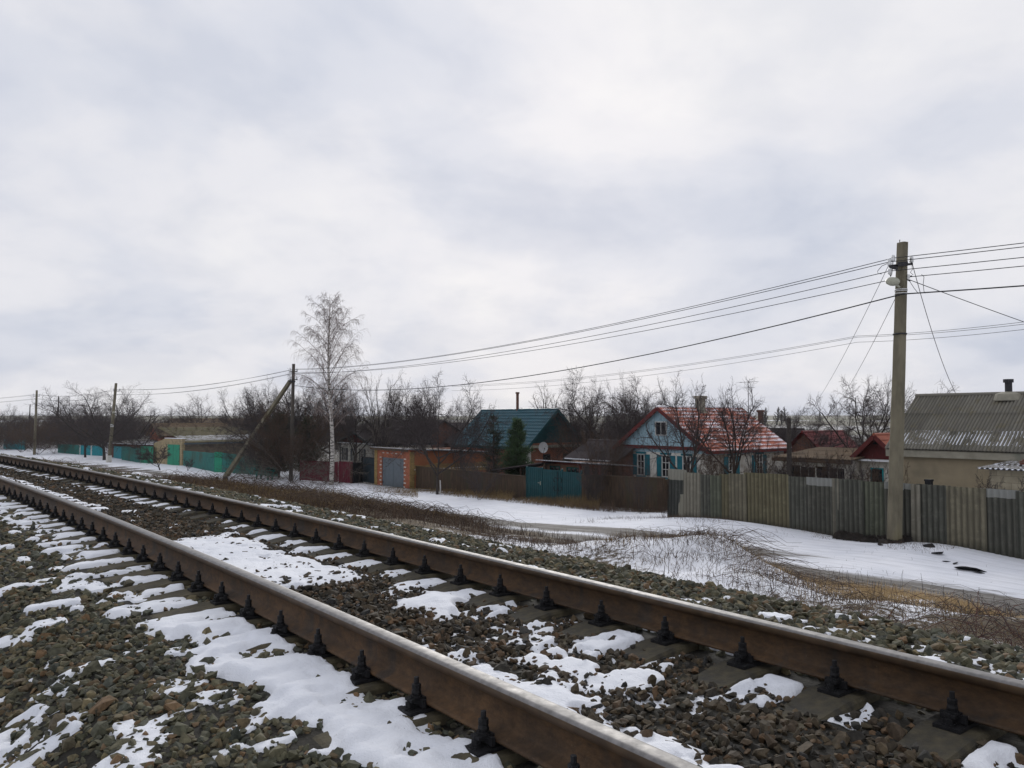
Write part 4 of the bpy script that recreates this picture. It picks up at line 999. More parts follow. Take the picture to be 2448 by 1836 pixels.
def ribbed(b, x0, x1, z0, z1, y=0, pitch=.16, depth=.03):
    x = x0; prof_ = []
    while x < x1 - 1e-3:
        for fx, dy in ((0, 0), (.35, 0), (.5, -depth), (.85, -depth)):
            xx = x + fx * pitch
            if xx < x1: prof_.append((xx, y + dy))
        x += pitch
    prof_.append((x1, y)); n = len(prof_)
    vs = [(p[0], p[1], z) for z in (z0, z1) for p in prof_] + [(p[0], p[1] + .006, z) for z in (z0, z1) for p in prof_]
    b.add(vs, [(i, i + 1, n + i + 1, n + i) for i in range(n - 1)] + [(2 * n + i, 3 * n + i, 3 * n + i + 1, 2 * n + i + 1) for i in range(n - 1)])
xs = [0, Lg_ * .30, Lg_ * .665, Lg_]
for k in range(3):
    b = MB(); ribbed(b, xs[k] + .03, xs[k + 1] - .03, .02, hgt + (.04 if k == 0 else 0) - k * .03); lf = b.build('gate_leaf', M['green_gate'], root)
    if k == 0: b = MB(); b.tube([(xs[1] - .10, -.03, hgt * .55), (xs[1] - .10, -.09, hgt * .55), (xs[1] - .24, -.09, hgt * .55)], .014, 6); b.box(xs[1] - .12, xs[1] - .08, -.045, -.03, hgt * .48, hgt * .60); b.build('handle', M['lamp_cream'], lf)
for x in xs: b = MB(); b.box(x - .035, x + .035, -.03, .05, -.3, hgt + .06); b.build('gate_post', M['green_gate'], root)
b = MB(); cxg = xs[2] - .28
for s in (-1, 1):
    for q in (0, 1):
        pts = []; 
        for k in range(26):
            an = k / 25 * 4.6; r = .05 + .17 * (1 - k / 25); pts.append((cxg + s * (.20 - r * math.cos(an)) , -.05, hgt * (.66 if q == 0 else .46) + (1 if q == 0 else -1) * r * math.sin(an)))
        b.tube(pts, .014, 5)
b.tube([(cxg, -.05, hgt * .25), (cxg, -.05, hgt * .93)], .014, 5); b.build('scrollwork', M['black'], root)
# red post where the fence meets the garage
root = thing('red_gate_post', 'red brown post joining the brick garage and the wooden fence', 'post', FP(981.5, 25.6)); root.location.z = .1; b = MB(); b.box(-.07, .07, -.07, .07, -.3, 1.72); b.box(-.09, .09, -.09, .09, 1.72, 1.76); b.build('shaft', M['red_post'], root)
# dark gate between maroon fence and garage
g0 = S(T5 + .02, 25.6); g1 = S(px_t(868, 25.6), 25.6); o, L_, a = fline(g1, g0); root = thing('dark_metal_gate', 'dark blue grey sheet metal gate beside the brick garage', 'gate', (g1.x, g1.y, gz(g1.x, g1.y)), a)
b = MB(); b.box(0, L_, -.02, .02, .05, 1.30); b.box(.0, L_, -.02, .02, 1.33, 1.78); b.build('gate_leaf', M['dark_gate'], root); b = MB(); b.box(-.05, .05, -.05, .05, -.3, 1.85); b.box(-.05, L_, -.03, .03, 1.295, 1.335); b.box(0, L_, -.03, .03, 1.78, 1.84); b.build('gate_frame', M['black'], root)
q0 = g1; q1 = Vector((*Gp(842, 1157, 4.6).xy, 0)); board_fence('sheet_fence', 'narrow black sheet metal fence piece between the maroon fence and the grey gate', q1, q0, 1.45, M['black'], bw=.3, gap=.004, jag=0, seed=8)
# maroon profiled fence
q2 = Vector((*Gp(716, 1149, 4.6).xy, 0)); o, L_, a = fline(q2, q1); root = thing('maroon_fence', 'maroon profiled metal fence behind the white birch', 'fence', (q2.x, q2.y, gz(q2.x, q2.y)), a)
b = MB(); ribbed(b, 0, L_ * .74, .05, 1.50, 0, .2, .02); ribbed(b, L_ * .74 + .04, L_, .05, 1.55, 0, .2, .02); b.build('sheeting', M['maroon_metal'], root)
for k in range(5): b = MB(); x = L_ * k / 4; b.box(x - .04, x + .04, .02, .1, -.3, 1.5); b.build('post', M['black'], root)
# green fences on the left
def GL(px, py): v = Gp(px, py, 4.6); return Vector((v.x, v.y, 0))
gA, gB, gC, gD = GL(438, 1113), GL(512, 1128), GL(531, 1129), GL(665, 1140)
def hh(px, pt, pbm): return (pbm - pt) * Gp(px, pbm, 4.6).y / 1850
board_fence('green_fence', 'dark green board fence right of the stone garage', gA, gB, hh(470, 1082, 1120), M['green_dark'], bw=.9, gap=.02, seed=11, h1=hh(512, 1083, 1128), jag=.01)
r = board_fence('green_fence', 'dark green board fence behind the bench and the leaning strut', gC, gD, hh(540, 1083, 1130), M['green_dark'], bw=.35, gap=.02, seed=12, h1=hh(650, 1098, 1139), jag=.01)
r = board_fence('green_gate', 'narrow bright green wicket gate in the dark green fence', gB + (gC - gB) * .02, gC - (gC - gB) * .02, hh(520, 1081, 1129), M['green_bright'], bw=.35, gap=.02, seed=13, cat='gate', jag=0)
board_fence('bright_green_gate', 'bright green double gates left of the stone garage', GL(336, 1106), GL(366, 1108), hh(350, 1067, 1107), M['green_bright'], bw=.9, gap=.03, seed=14, cat='gate', jag=0)
board_fence('green_fence', 'dull dark green fence between the blue fence and bright green gates', GL(291, 1099), GL(335, 1106), hh(310, 1068, 1101), M['green_dark'], bw=.5, gap=.02, seed=15, jag=0)
board_fence('blue_fence', 'turquoise blue fence just right of the tilted concrete pole', GL(264, 1092), GL(290, 1097), hh(275, 1065, 1093), M['teal_board'], bw=.5, gap=.02, seed=16, jag=0)
board_fence('blue_fence', 'turquoise fence panels divided by white posts on the far left', GL(191, 1086), GL(247, 1089.5), hh(215, 1064, 1087), M['teal_board'], bw=.4, gap=.01, posts=M['white_paint'], seed=17, postw=.3, jag=0)
board_fence('green_fence', 'dark green fence left of the turquoise fence with white posts', GL(138, 1081), GL(190, 1086), hh(170, 1062, 1084), M['green_dark'], bw=.5, gap=.02, seed=18, jag=0)
board_fence('blue_fence', 'distant turquoise fence at the left edge of the street', Vector((*Wp(8, 1070, 120).xy, 0)), Vector((*Wp(60, 1072, 115).xy, 0)), 1.5, M['teal_board'], bw=.5, gap=.02, seed=19, jag=0)
# lean-to by the green fence
v = Wp(262, 1063, 92); v2 = Wp(372, 1056, 86); root = thing('low_shed', 'low dark shed with sagging snowy roof behind the dull green fence', 'shed', (v.x, v.y, .1), math.atan2(v2.y - v.y, v2.x - v.x))
Ls = (v2 - v).xy.length; b = MB(); b.box(0, Ls, 0, 3, -.3, 1.6); b.build('wall', M['brick_dark'], root); b = MB(); sheet_roof(b, (-.2, -.3, 1.62), (1, 0, 0), Vector((0, 1, .12)).normalized(), Ls + .4, 3.5, 'slate'); b.build('roof', M['slate_snow'], root)

# corrugated slate sheet fence: every sheet is a part
def m_fsheet(name, base, dark, kind):
    g = NG(name); v = g.vec('Object'); uv = g.xyz(g.vec('UV')); vs = g.vec('UV', (7, .9, 1))
    c = g.ramp(g.noise(1.0, 6, .7, vs), [(.28, dark), (.72, base)])
    c = g.mix(g.ramp(g.noise(3.0, 5, .7, g.vec('UV')), [(.50, 0.), (.68, .7)]), c, tuple(x * 1.15 for x in base))
    gr = g.math('SINE', g.math('MULTIPLY', uv[0], 2 * math.pi / .15)); c = g.mix(g.ramp(g.math('ADD', g.math('MULTIPLY', gr, .5), g.math('MULTIPLY', g.noise(1.0, 4, .6, vs), .9)), [(.45, 0.), (.95, .62)]), c, tuple(x * .6 for x in dark))  # painted shading: colour darkens in each wave trough so the corrugation reads
    if kind == 'cut':      # pale upper band where another sheet used to overlap
        z = g.math('ADD', uv[1], g.math('MULTIPLY', g.noise(4, 2, .5, g.vec('UV', (1, .2, 1))), .10))
        c = g.mix(g.math('GREATER_THAN', z, 1.52), c, (.23, .235, .22))
    if kind == 'hole':
        z = g.math('ADD', uv[1], g.math('MULTIPLY', g.noise(3, 3, .6, g.vec('UV')), .25)); k = g.math('MULTIPLY', g.math('LESS_THAN', z, 1.0), g.math('GREATER_THAN', g.math('ADD', uv[0], g.math('MULTIPLY', g.noise(2, 2, .5, g.vec('UV')), .3)), .70))
        c = g.mix(k, c, (.24, .23, .185)); c = g.mix(g.math('GREATER_THAN', g.math('ADD', uv[1], g.math('MULTIPLY', g.noise(4, 2, .5, g.vec('UV')), .06)), 1.42), c, (.23, .225, .19))
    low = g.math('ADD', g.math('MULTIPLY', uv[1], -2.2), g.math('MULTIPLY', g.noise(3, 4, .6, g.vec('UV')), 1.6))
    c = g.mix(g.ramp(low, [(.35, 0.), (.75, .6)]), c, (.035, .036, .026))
    g.bump(g.noise(35, 4, .7, v), .4, .008)
    return g.fin(c, .92)
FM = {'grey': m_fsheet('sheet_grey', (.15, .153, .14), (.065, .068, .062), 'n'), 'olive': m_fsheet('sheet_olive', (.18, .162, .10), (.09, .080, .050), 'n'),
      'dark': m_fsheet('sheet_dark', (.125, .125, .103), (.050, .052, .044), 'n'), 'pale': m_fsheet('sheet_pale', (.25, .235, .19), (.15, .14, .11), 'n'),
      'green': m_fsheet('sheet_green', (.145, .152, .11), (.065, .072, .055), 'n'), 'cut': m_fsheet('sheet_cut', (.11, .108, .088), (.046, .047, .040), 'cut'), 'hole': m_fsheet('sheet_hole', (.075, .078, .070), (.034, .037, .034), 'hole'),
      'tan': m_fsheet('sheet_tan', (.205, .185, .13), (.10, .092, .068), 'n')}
DS = 22.2
A_ = S(px_t(1592, DS), DS); root = thing('slate_sheet_fence', 'fence of worn corrugated slate sheets, grey, olive and mossy, behind the concrete pole', 'fence', (A_.x, A_.y, 0), PHI)
tA = px_t(1592, DS)
shs = [(1592, 1632, 1121, 'hole', .035), (1633, 1667, 1129, 'pale', .02), (1668, 1697, 1134, 'dark', 0), (1698, 1720, 1136, 'green', 0), (1720, 1745, 1133, 'olive', 0), (1745, 1778, 1132, 'tan', -.01), (1778, 1832, 1130, 'olive', .0), (1832, 1878, 1132, 'olive', 0),
       (1879, 1928, 1139, 'dark', .01), (1928, 1982, 1141, 'cut', 0), (1984, 1998, 1143, 'pale', .01), (1999, 2056, 1145, 'dark', -.01), (2057, 2114, 1151, 'green', .01), (2115, 2150, 1152, 'cut', 0), (2151, 2176, 1155, 'cut', 0), (2176, 2188, 1157, 'pale', .01), (2188, 2262, 1158, 'dark', 0), (2262, 2344, 1164, 'tan', 0), (2344, 2427, 1169, 'cut', -.005), (2427, 2520, 1176, 'dark', 0), (2520, 2640, 1190, 'grey', 0), (2640, 2790, 1210, 'green', 0)]
for k, (x0, x1, pt, mt, tilt) in enumerate(shs):
    a0 = tA - px_t(x0, DS) - (.04 if k else 0); a1 = tA - px_t(x1 + 2, DS) + .05; d0 = (k % 2) * -.03
    Yc = S(px_t((x0 + x1) / 2, DS), DS).y; zt = EYE - (pt - 1000) * Yc / 1850 / 1.0
    g0_ = gz(*S(px_t((x0 + x1) / 2, DS), DS).xy); zb = g0_ - .25; n = max(6, int((a1 - a0) / .15 * 10)); P = []; Q = []
    wob_ = random.Random(k)
    for r in range(7):
        z = zb + (zt - zb) * r / 6
        row = []; qr = []
        for i in range(n + 1):
            x = a0 + (a1 - a0) * i / n; dz = (wob_.uniform(-.006, .006) if r == 6 else 0) - (.0 if r < 6 else .0)
            row.append(Vector((x + tilt * (z - g0_), d0 + .030 * math.sin(2 * math.pi * x / .15) + .012 * math.sin(k + z), z + dz))); qr.append((x, z - g0_))
        P.append(row); Q.append(qr)
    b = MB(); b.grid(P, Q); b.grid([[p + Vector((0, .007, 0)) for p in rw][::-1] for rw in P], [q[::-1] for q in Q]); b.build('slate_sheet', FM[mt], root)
for k in range(7):
    x = .2 + k * 3.0; q = S(tA - x, DS + .12); b = MB(); z0 = gz(q.x, q.y); b.box(x - .06, x + .06, .08, .2, z0 - .3, z0 + 1.35); b.build('post', M['wood_fence'], root)

# ------------------------------------------------------------------ bench
p = Gp(632, 1146, 4.6); root = thing('garden_bench', 'small green wooden bench beside the green fence', 'bench', (p.x, p.y, gz(p.x, p.y)), math.atan2(gD.y - gC.y, gD.x - gC.x) + .1)
b = MB()
for k in range(3): b.box(-.85, .85, -.22 + k * .15, -.10 + k * .15, .42, .46)
b.build('seat', M['green_dark'], root)
b = MB(); b.box(-.85, .85, .28, .31, .62, .72); b.box(-.85, .85, .33, .36, .80, .92); b.build('backrest', M['green_dark'], root)
for s in (-1, 1):
    for y in (-.2, .2): b = MB(); b.box(s * .65 - .05, s * .65 + .05, y - .05, y + .05, -.1, .42 if y < 0 else .42); b.build('leg', M['green_dark'], root)
    b = MB(); b.beam((s * .65, .24, .4), (s * .65, .38, .95), .06, .05); b.build('back_support', M['green_dark'], root)

# ------------------------------------------------------------------ poles and wires
def conc_pole(name, label, base, top, wb, wt, mat=None, rz=0.5):
    base = Vector(base); top = Vector(top); root = thing(name, label, 'utility pole', base, 0)
    b = MB(); n = 14; d = top - base; rr = random.Random(int(base.x * 10))
    vs = []
    for i in range(n + 1):
        f = i / n; c = d * f; wd = wb + (wt - wb) * f; ch = wd * .16
        sq = [(-wd / 2 + ch, -wd / 2), (wd / 2 - ch, -wd / 2), (wd / 2, -wd / 2 + ch), (wd / 2, wd / 2 - ch), (wd / 2 - ch, wd / 2), (-wd / 2 + ch, wd / 2), (-wd / 2, wd / 2 - ch), (-wd / 2, -wd / 2 + ch)]
        for x, y in sq:
            x *= .82; X_ = x * math.cos(rz) - y * math.sin(rz) + rr.uniform(-.004, .004); Y_ = x * math.sin(rz) + y * math.cos(rz) + rr.uniform(-.004, .004)
            vs.append((c.x + X_, c.y + Y_, c.z + (-.4 if i == 0 else 0)))
    fs = [(i * 8 + k, i * 8 + (k + 1) % 8, (i + 1) * 8 + (k + 1) % 8, (i + 1) * 8 + k) for i in range(n) for k in range(8)] + [tuple(range(8))[::-1], tuple(range(n * 8, n * 8 + 8))]
    b.add(vs, fs); b.build('shaft', mat or M['pole'], root); return root
YM = 21.5
mb = Wp(2137, 1296, YM); mbz = gz(mb.x, mb.y); mb.z = mbz; mt = Wp(2157.5, 580, YM)
main = conc_pole('main_utility_pole', 'tall concrete pole with crossarm, insulators and street lamp at the slate fence', mb, mt, .345, .255, rz=.42)
def LM(px, py, dy=0.0): return Wp(px, py, YM + dy) - mb
def ins(root, p, s=1.0):
    b = MB(); b.lathe([(.028 * s, -.06 * s), (.045 * s, -.05 * s), (.050 * s, 0), (.034 * s, .02 * s), (.044 * s, .035 * s), (.044 * s, .07 * s), (.025 * s, .095 * s)], 12, p, smooth=True); return b.build('insulator', M['ceramic'], root)
b = MB(); e0 = LM(2126, 636, -.14); e1 = LM(2181, 631, .1); b.beam(e0, e1, .05, .06); b.beam(LM(2127, 637, -.14), LM(2146, 642, -.16), .05, .09)
b.beam(LM(2146, 632, -.17), LM(2170, 630, -.17), .045, .12); arm = b.build('crossarm', M['iron'], main)
for px, py, dy in ((2126.5, 629, -.12), (2135, 619, -.1), (2179, 622, .1), (2127.5, 650, -.12)):
    ins(main, LM(px, py, dy), 1.15)
b = MB(); b.tube([LM(2127, 634, -.12), LM(2127, 637, -.12)], .014, 6); b.tube([LM(2135, 623, -.1), LM(2134, 634, -.1), LM(2132, 655, -.1), LM(2129, 661, -.1), LM(2127.5, 656, -.12)], .012, 6)
b.tube([LM(2179, 626, .1), LM(2179, 633, .1)], .014, 6); b.tube([LM(2151, 582, 0), LM(2151, 573, 0)], .012, 5); b.build('insulator_pin', M['iron'], main)
b = MB(); b.tube([LM(2168, 662, -.1), LM(2180, 660, -.1)], .022, 6); b.tube([LM(2168, 668, -.1), LM(2176, 672, -.1)], .02, 6); b.build('bracket', M['iron'], main)
ins(main, LM(2172, 662, -.16), .8)
for py in (694, 697.5, 703.5, 801):
    b = MB(); f = (1296 - py) / 716; wd = .345 + (.255 - .345) * f + .02; c = (mt - mb) * f
    pts = [(c.x + math.cos(a) * wd * .56, c.y + math.sin(a) * wd * .56, c.z) for a in [2 * math.pi * k / 12 + .42 for k in range(13)]]; b.tube(pts, .012 if py < 800 else .022, 5, cap=False); b.build('band_clamp', M['ceramic'] if py < 800 else M['iron'], main)
# street lamp: tilted cream bowl
Lp = LM(2134, 674, -.24); b = MB(); Mx = Matrix.Translation(Lp) @ Matrix.Rotation(R(-90), 4, 'Z') @ Matrix.Rotation(R(22), 4, 'Y') @ Matrix.Scale(1.15, 4, (0, 1, 0))
b.lathe([(.02, .13), (.10, .115), (.155, .06), (.165, .0), (.135, -.06), (.06, -.10)], 16, M=Mx, smooth=True); lm = b.build('street_lamp', M['lamp_cream'], main)
b = MB(); b.tube([Lp + Vector((.08, 0, -.06)), LM(2147, 684, -.2), LM(2150, 686, -.14)], .028, 8); b.build('lamp_arm', M['lamp_cream'], lm)
# second pole with strut
p2b = Wp(695, 1145, 57); p2b.z = gz(p2b.x, p2b.y); p2t = Wp(702, 870, 57)
pole2 = conc_pole('utility_pole', 'dark concrete pole with a long slanting strut left of the birch', p2b, p2t, .31, .22, M['pole_dark'], rz=.6)
b = MB(); 
for py in (889, 908.5): b.beam(Wp(692, py, 56.8) - p2b, Wp(711, py - 1, 57.2) - p2b, .06, .07)
b.build('crossarm', M['iron'], pole2)
for px, py in ((694, 884), (695, 893), (710, 884), (694, 904), (709, 904)): ins(pole2, Wp(px, py, 56.8) - p2b, 1.3)
sb = Gp(534, 1139, 4.6); sb.z = gz(sb.x, sb.y); st_ = Wp(694, 911, 57.2)
b = MB(); b.beam(sb - p2b + Vector((0, 0, -.3)), st_ - p2b, .34, .30, 0, .24, .22); b.build('strut', M['pole'], pole2)
b = MB(); b.tube([Wp(690, 912, 56.8) - p2b, Wp(706, 912, 56.8) - p2b], .06, 6); b.build('clamp', M['iron'], pole2)
p3b = Gp(260, 1105, 4.6); p3b.z = gz(p3b.x, p3b.y); Y3 = p3b.y
pole3 = conc_pole('utility_pole', 'tilted concrete pole with whitewashed foot in front of the big dark tree', p3b, Wp(277.5, 916, Y3), .36, .26, rz=.8)
b = MB(); q = Wp(261, 1103, Y3 - .2) - p3b; b.box(-.21, .21, -.23, .23, -.1, .72); o = b.build('whitewash_foot', M['white_wall'], pole3); o.rotation_euler = (0, 0, .8)
b = MB(); b.beam(Wp(272, 935, Y3) - p3b, Wp(286, 935, Y3) - p3b, .06, .07); b.build('crossarm', M['iron'], pole3)
for px in (272, 286): ins(pole3, Wp(px, 932, Y3) - p3b, 1.4)
b = MB(); c = Wp(268, 1017.5, Y3 - .25) - p3b; b.box(c.x - .14, c.x + .14, c.y - .1, c.y + .05, c.z - .15, c.z + .15); b.build('meter_box', M['white_paint'], pole3)
b = MB(); c = Wp(271.5, 986, Y3 - .25) - p3b; b.lathe([(.10, -.1), (.16, 0), (.05, .12)], 10, c); b.build('street_lamp', M['lamp_cream'], pole3)
p4b = Gp(82, 1086, 4.6); p4b.z = gz(p4b.x, p4b.y); Y4 = p4b.y
pole4 = conc_pole('utility_pole', 'concrete pole near the left edge, standing in the snow', p4b, Wp(88, 933, Y4), .36, .26, rz=.7)
b = MB(); b.beam(Wp(80, 947, Y4) - p4b, Wp(95, 947, Y4) - p4b, .06, .07); b.build('crossarm', M['iron'], pole4)
for px in (80, 95): ins(pole4, Wp(px, 944, Y4) - p4b, 1.4)
p5 = Wp(138, 1075, 135); p5.z = .1; pole5 = conc_pole('distant_pole', 'thin dark distant pole with short strut right of the leftmost pole', p5, Wp(140, 948, 135), .3, .22, M['bark'])
b = MB(); b.beam(Wp(128, 1010, 134) - p5 + Vector((0, 0, -2)), Wp(139, 975, 135) - p5, .2, .2); b.build('strut', M['bark'], pole5)
p6 = Wp(68, 1075, 150); p6.z = .1; conc_pole('distant_pole', 'thin distant pole left of the leftmost concrete pole', p6, Wp(72, 967, 150), .28, .2, M['bark'])

def wire(label, pts, sags, rad=.010, name='power_line', group='power lines strung between the poles'):
    b = MB(); path = []
    for (a, c), s in zip(zip(pts[:-1], pts[1:]), sags):
        for k in range(25):
            f = k / 24
            if path and k == 0: continue
            p = a.lerp(c, f); path.append(Vector((p.x, p.y, p.z - 4 * s * f * (1 - f))))
    b.tube(path, rad, 4); return tagp(b.build(name, M['wire'], None), label, 'power line', group)
def rightend(p, dz=0, L=42): return Vector((p.x + sS * L, p.y - cS * L, p.z + dz))
WA = [((2135, 617, -.1), (710, 882), 'topmost power line over the village houses'), ((2127, 626, -.12), (694, 884), 'second power line from the top'), ((2128, 648, -.12), (695, 893), 'third power line from the top, tied to the lowest insulator'), ((2152, 664, .1), (710, 891), 'fourth power line from the top, passing behind the lamp')]
for i, (m_, q_, lab) in enumerate(WA):
    a = Wp(m_[0], m_[1], YM + m_[2]); c = Wp(q_[0], q_[1], 57); s3 = Wp(273 + (i % 2) * 12, 931 + (i // 2) * 12, Y3); s4 = Wp(81 + (i % 2) * 13, 943 + (i // 2) * 10, Y4)
    wire(lab, [rightend(a), a, c, s3, s4, s4 + Vector((-32, 20, -.2))], [.55, .72, .5, .45, .4], .0105)
a = Wp(2157, 703, YM - .15); c = Wp(700, 921, 57); wire('thick black cable strung below the power lines', [rightend(a, .15), a, c], [.7, 1.25], .018)
# service drops and distant lines
wire('thin service wire dropping from the crossarm to the left', [Wp(2125, 633, YM), Wp(1918, 1003, 60)], [.5], .008, 'service_wire', 'service wires to the houses')
wire('thin service wire dropping left from below the lamp', [Wp(2141, 712, YM), Wp(1965, 1000, 62)], [.6], .008, 'service_wire', 'service wires to the houses')
wire('service wire from the pole down to the grey slate roof', [Wp(2180, 627, YM), Wp(2285, 941, 30)], [.35], .009, 'service_wire', 'service wires to the houses')
wire('black service cable running from the pole down to the right edge', [Wp(2172, 668, YM), Wp(2900, 918, 27)], [.10], .011, 'service_wire', 'service wires to the houses')
b = MB()
for pts in ([(2180, 632), (2181, 645), (2176, 651), (2183, 657)], [(2172, 668), (2186, 690), (2196, 702), (2199, 700)], [(2203, 656), (2209, 662), (2207, 680), (2209, 697), (2212, 701)], [(2126, 628), (2108, 636), (2098, 648), (2099, 654), (2108, 655)]):
    b.tube([LM(px, py, -.1) for px, py in pts], .008, 4)
b.build('jumper_wire', M['wire'], main)
for y0, y1, y2, lab in ((921, 803, 757, 'upper thin wire of the distant line behind the pole'), (924, 806, 764, 'middle thin wire of the distant line behind the pole'), (934, 818, 777, 'lowest thin wire of the distant line behind the pole')):
    a = Wp(1080, y0, 110); c = Wp(2050, y1, 62); e = Wp(2700, y2 - 22, 40)
    wire(lab, [a, c, e], [.9, .25], .014, 'distant_line', 'thin wires of a second line behind the village')

# ------------------------------------------------------------------ trees
class TB_:
    def __init__(s): s.V = []; s.F = []; s.n = 0
    def tube(s, pts, rad, k):
        pts = np.asarray(pts); rad = np.asarray(rad); m = len(pts)
        d = np.gradient(pts, axis=0); d /= np.linalg.norm(d, axis=1)[:, None] + 1e-9
        ref = np.array([.31, .17, .93]) if abs(d[0, 2]) < .8 else np.array([.95, .2, .1])
        x = np.cross(d, ref); x /= np.linalg.norm(x, axis=1)[:, None] + 1e-9; y = np.cross(d, x)
        a = np.arange(k) * 2 * np.pi / k
        v = pts[:, None] + (x[:, None] * np.cos(a)[None, :, None] + y[:, None] * np.sin(a)[None, :, None]) * rad[:, None, None]
        s.V.append(v.reshape(-1, 3)); i = np.arange(m - 1)[:, None] * k; j = np.arange(k)[None]; j2 = (j + 1) % k
        f = np.stack([i + j, i + j2, i + k + j2, i + k + j], -1).reshape(-1, 4) + s.n; s.F.append(f); s.n += m * k
    def mesh(s, name): return np_mesh(name, np.concatenate(s.V), np.concatenate(s.F), True)
STY = {
 'apple': dict(f0=.20, n=(7, 8, 8, 6), lr=(.88, .60, .52, .55), ang=(54, 50, 48, 44), up=(.0, .035, .02, .01, .0), jit=(.08, .20, .24, .26, .28), r=.019, start=(.55, .25, .15, .1)),
 'walnut': dict(f0=.22, n=(7, 8, 8, 6), lr=(.92, .60, .52, .55), ang=(56, 48, 46, 44), up=(.0, .04, .02, .01, .0), jit=(.08, .20, .26, .28, .28), r=.021, start=(.5, .25, .12, .1)),
 'cherry': dict(f0=.26, n=(6, 7, 7, 5), lr=(.90, .60, .52, .52), ang=(40, 42, 42, 40), up=(.0, .04, .03, .02, .01), jit=(.08, .17, .22, .24, .26), r=.023, start=(.6, .25, .15, .1)),
 'loose': dict(f0=.12, n=(6, 7, 6, 3), lr=(.90, .42, .40, .40), ang=(26, 35, 38, 40), up=(.0, .06, .05, .04, .02), jit=(.05, .10, .16, .22, .25), r=.015, start=(.3, .2, .15, .1)),
 'bush': dict(f0=.02, n=(13, 7, 6, 3), lr=(1.0, .5, .42, .40), ang=(38, 35, 40, 40), up=(.0, .04, .05, .04, .02), jit=(.05, .12, .2, .25, .25), r=.008, start=(.1, .15, .15, .1)),
 'arch': dict(f0=.02, n=(20, 6, 4, 2), lr=(1.25, .45, .40, .40), ang=(55, 32, 38, 40), up=(.0, -.10, .0, .02, .02), jit=(.05, .08, .14, .2, .25), r=.010, start=(.1, .2, .15, .1)),
 'poplar': dict(f0=.08, n=(22, 5, 4, 0), lr=(.28, .4, .4, .4), ang=(24, 22, 25, 30), up=(.0, .12, .1, .06, .02), jit=(.02, .06, .1, .2, .25), r=.016, start=(.05, .2, .15, .1)),
}
def bulk(o, d, L, r, ns, jit, up, g, k=3, taper=.35, sink=None):
    """many similar twigs at once: returns points, directions and the tube mesh arrays"""
    n = len(o); P_ = np.zeros((n, ns + 1, 3)); D_ = np.zeros((n, ns + 1, 3)); P_[:, 0] = o; D_[:, 0] = d
    for i in range(ns):
        d = d + g.normal(0, jit, (n, 3)) + np.array([0, 0, 1.]) * up * (1 if up > 0 else (i + 1)); d = d / (np.linalg.norm(d, axis=1)[:, None] + 1e-9)
        P_[:, i + 1] = P_[:, i] + d * (L / ns)[:, None]; D_[:, i + 1] = d
    rt = r[:, None] * np.linspace(1, taper, ns + 1)[None]; x = np.cross(D_, np.array([.31, .22, .92])); x /= np.linalg.norm(x, axis=2)[:, :, None] + 1e-9; y = np.cross(D_, x)
    a = np.arange(k) * 2 * np.pi / k
    V = P_[:, :, None] + (x[:, :, None] * np.cos(a)[None, None, :, None] + y[:, :, None] * np.sin(a)[None, None, :, None]) * rt[:, :, None, None]
    b = (np.arange(n) * (ns + 1) * k)[:, None, None] + (np.arange(ns) * k)[None, :, None]; j = np.arange(k)[None, None]; j2 = (j + 1) % k
    Fq = np.stack([b + j, b + j2, b + k + j2, b + k + j], -1).reshape(-1, 4); return P_, D_, rt, V.reshape(-1, 3), Fq
def kidsof(P_, D_, rt, L, m, s0, ang, lr, g, fall=.35):
    """m children per twig: origins, directions, lengths, radii"""
    n, ns = P_.shape[0], P_.shape[1] - 1; f = s0 + (1 - s0) * (np.arange(m)[None] + g.random((n, m))) / m; i = np.minimum((f * ns).astype(int), ns - 1); w_ = (f * ns - i)[..., None]; ii = np.arange(n)[:, None]
    o = P_[ii, i] * (1 - w_) + P_[ii, i + 1] * w_; dd = D_[ii, i + 1]; az = g.uniform(0, 6.28, (n, m))[..., None]; a = np.radians(ang * g.uniform(.6, 1.3, (n, m)))[..., None]
    ax = np.cross(dd, np.array([.2, .3, .93])); ax /= np.linalg.norm(ax, axis=2)[..., None] + 1e-9; ay = np.cross(dd, ax)
    nd = dd * np.cos(a) + (ax * np.cos(az) + ay * np.sin(az)) * np.sin(a); LL = L[:, None] * lr * g.uniform(.6, 1.2, (n, m)) * (1 - fall * f)
    return o.reshape(-1, 3), nd.reshape(-1, 3), LL.ravel(), rt[ii, i].ravel()
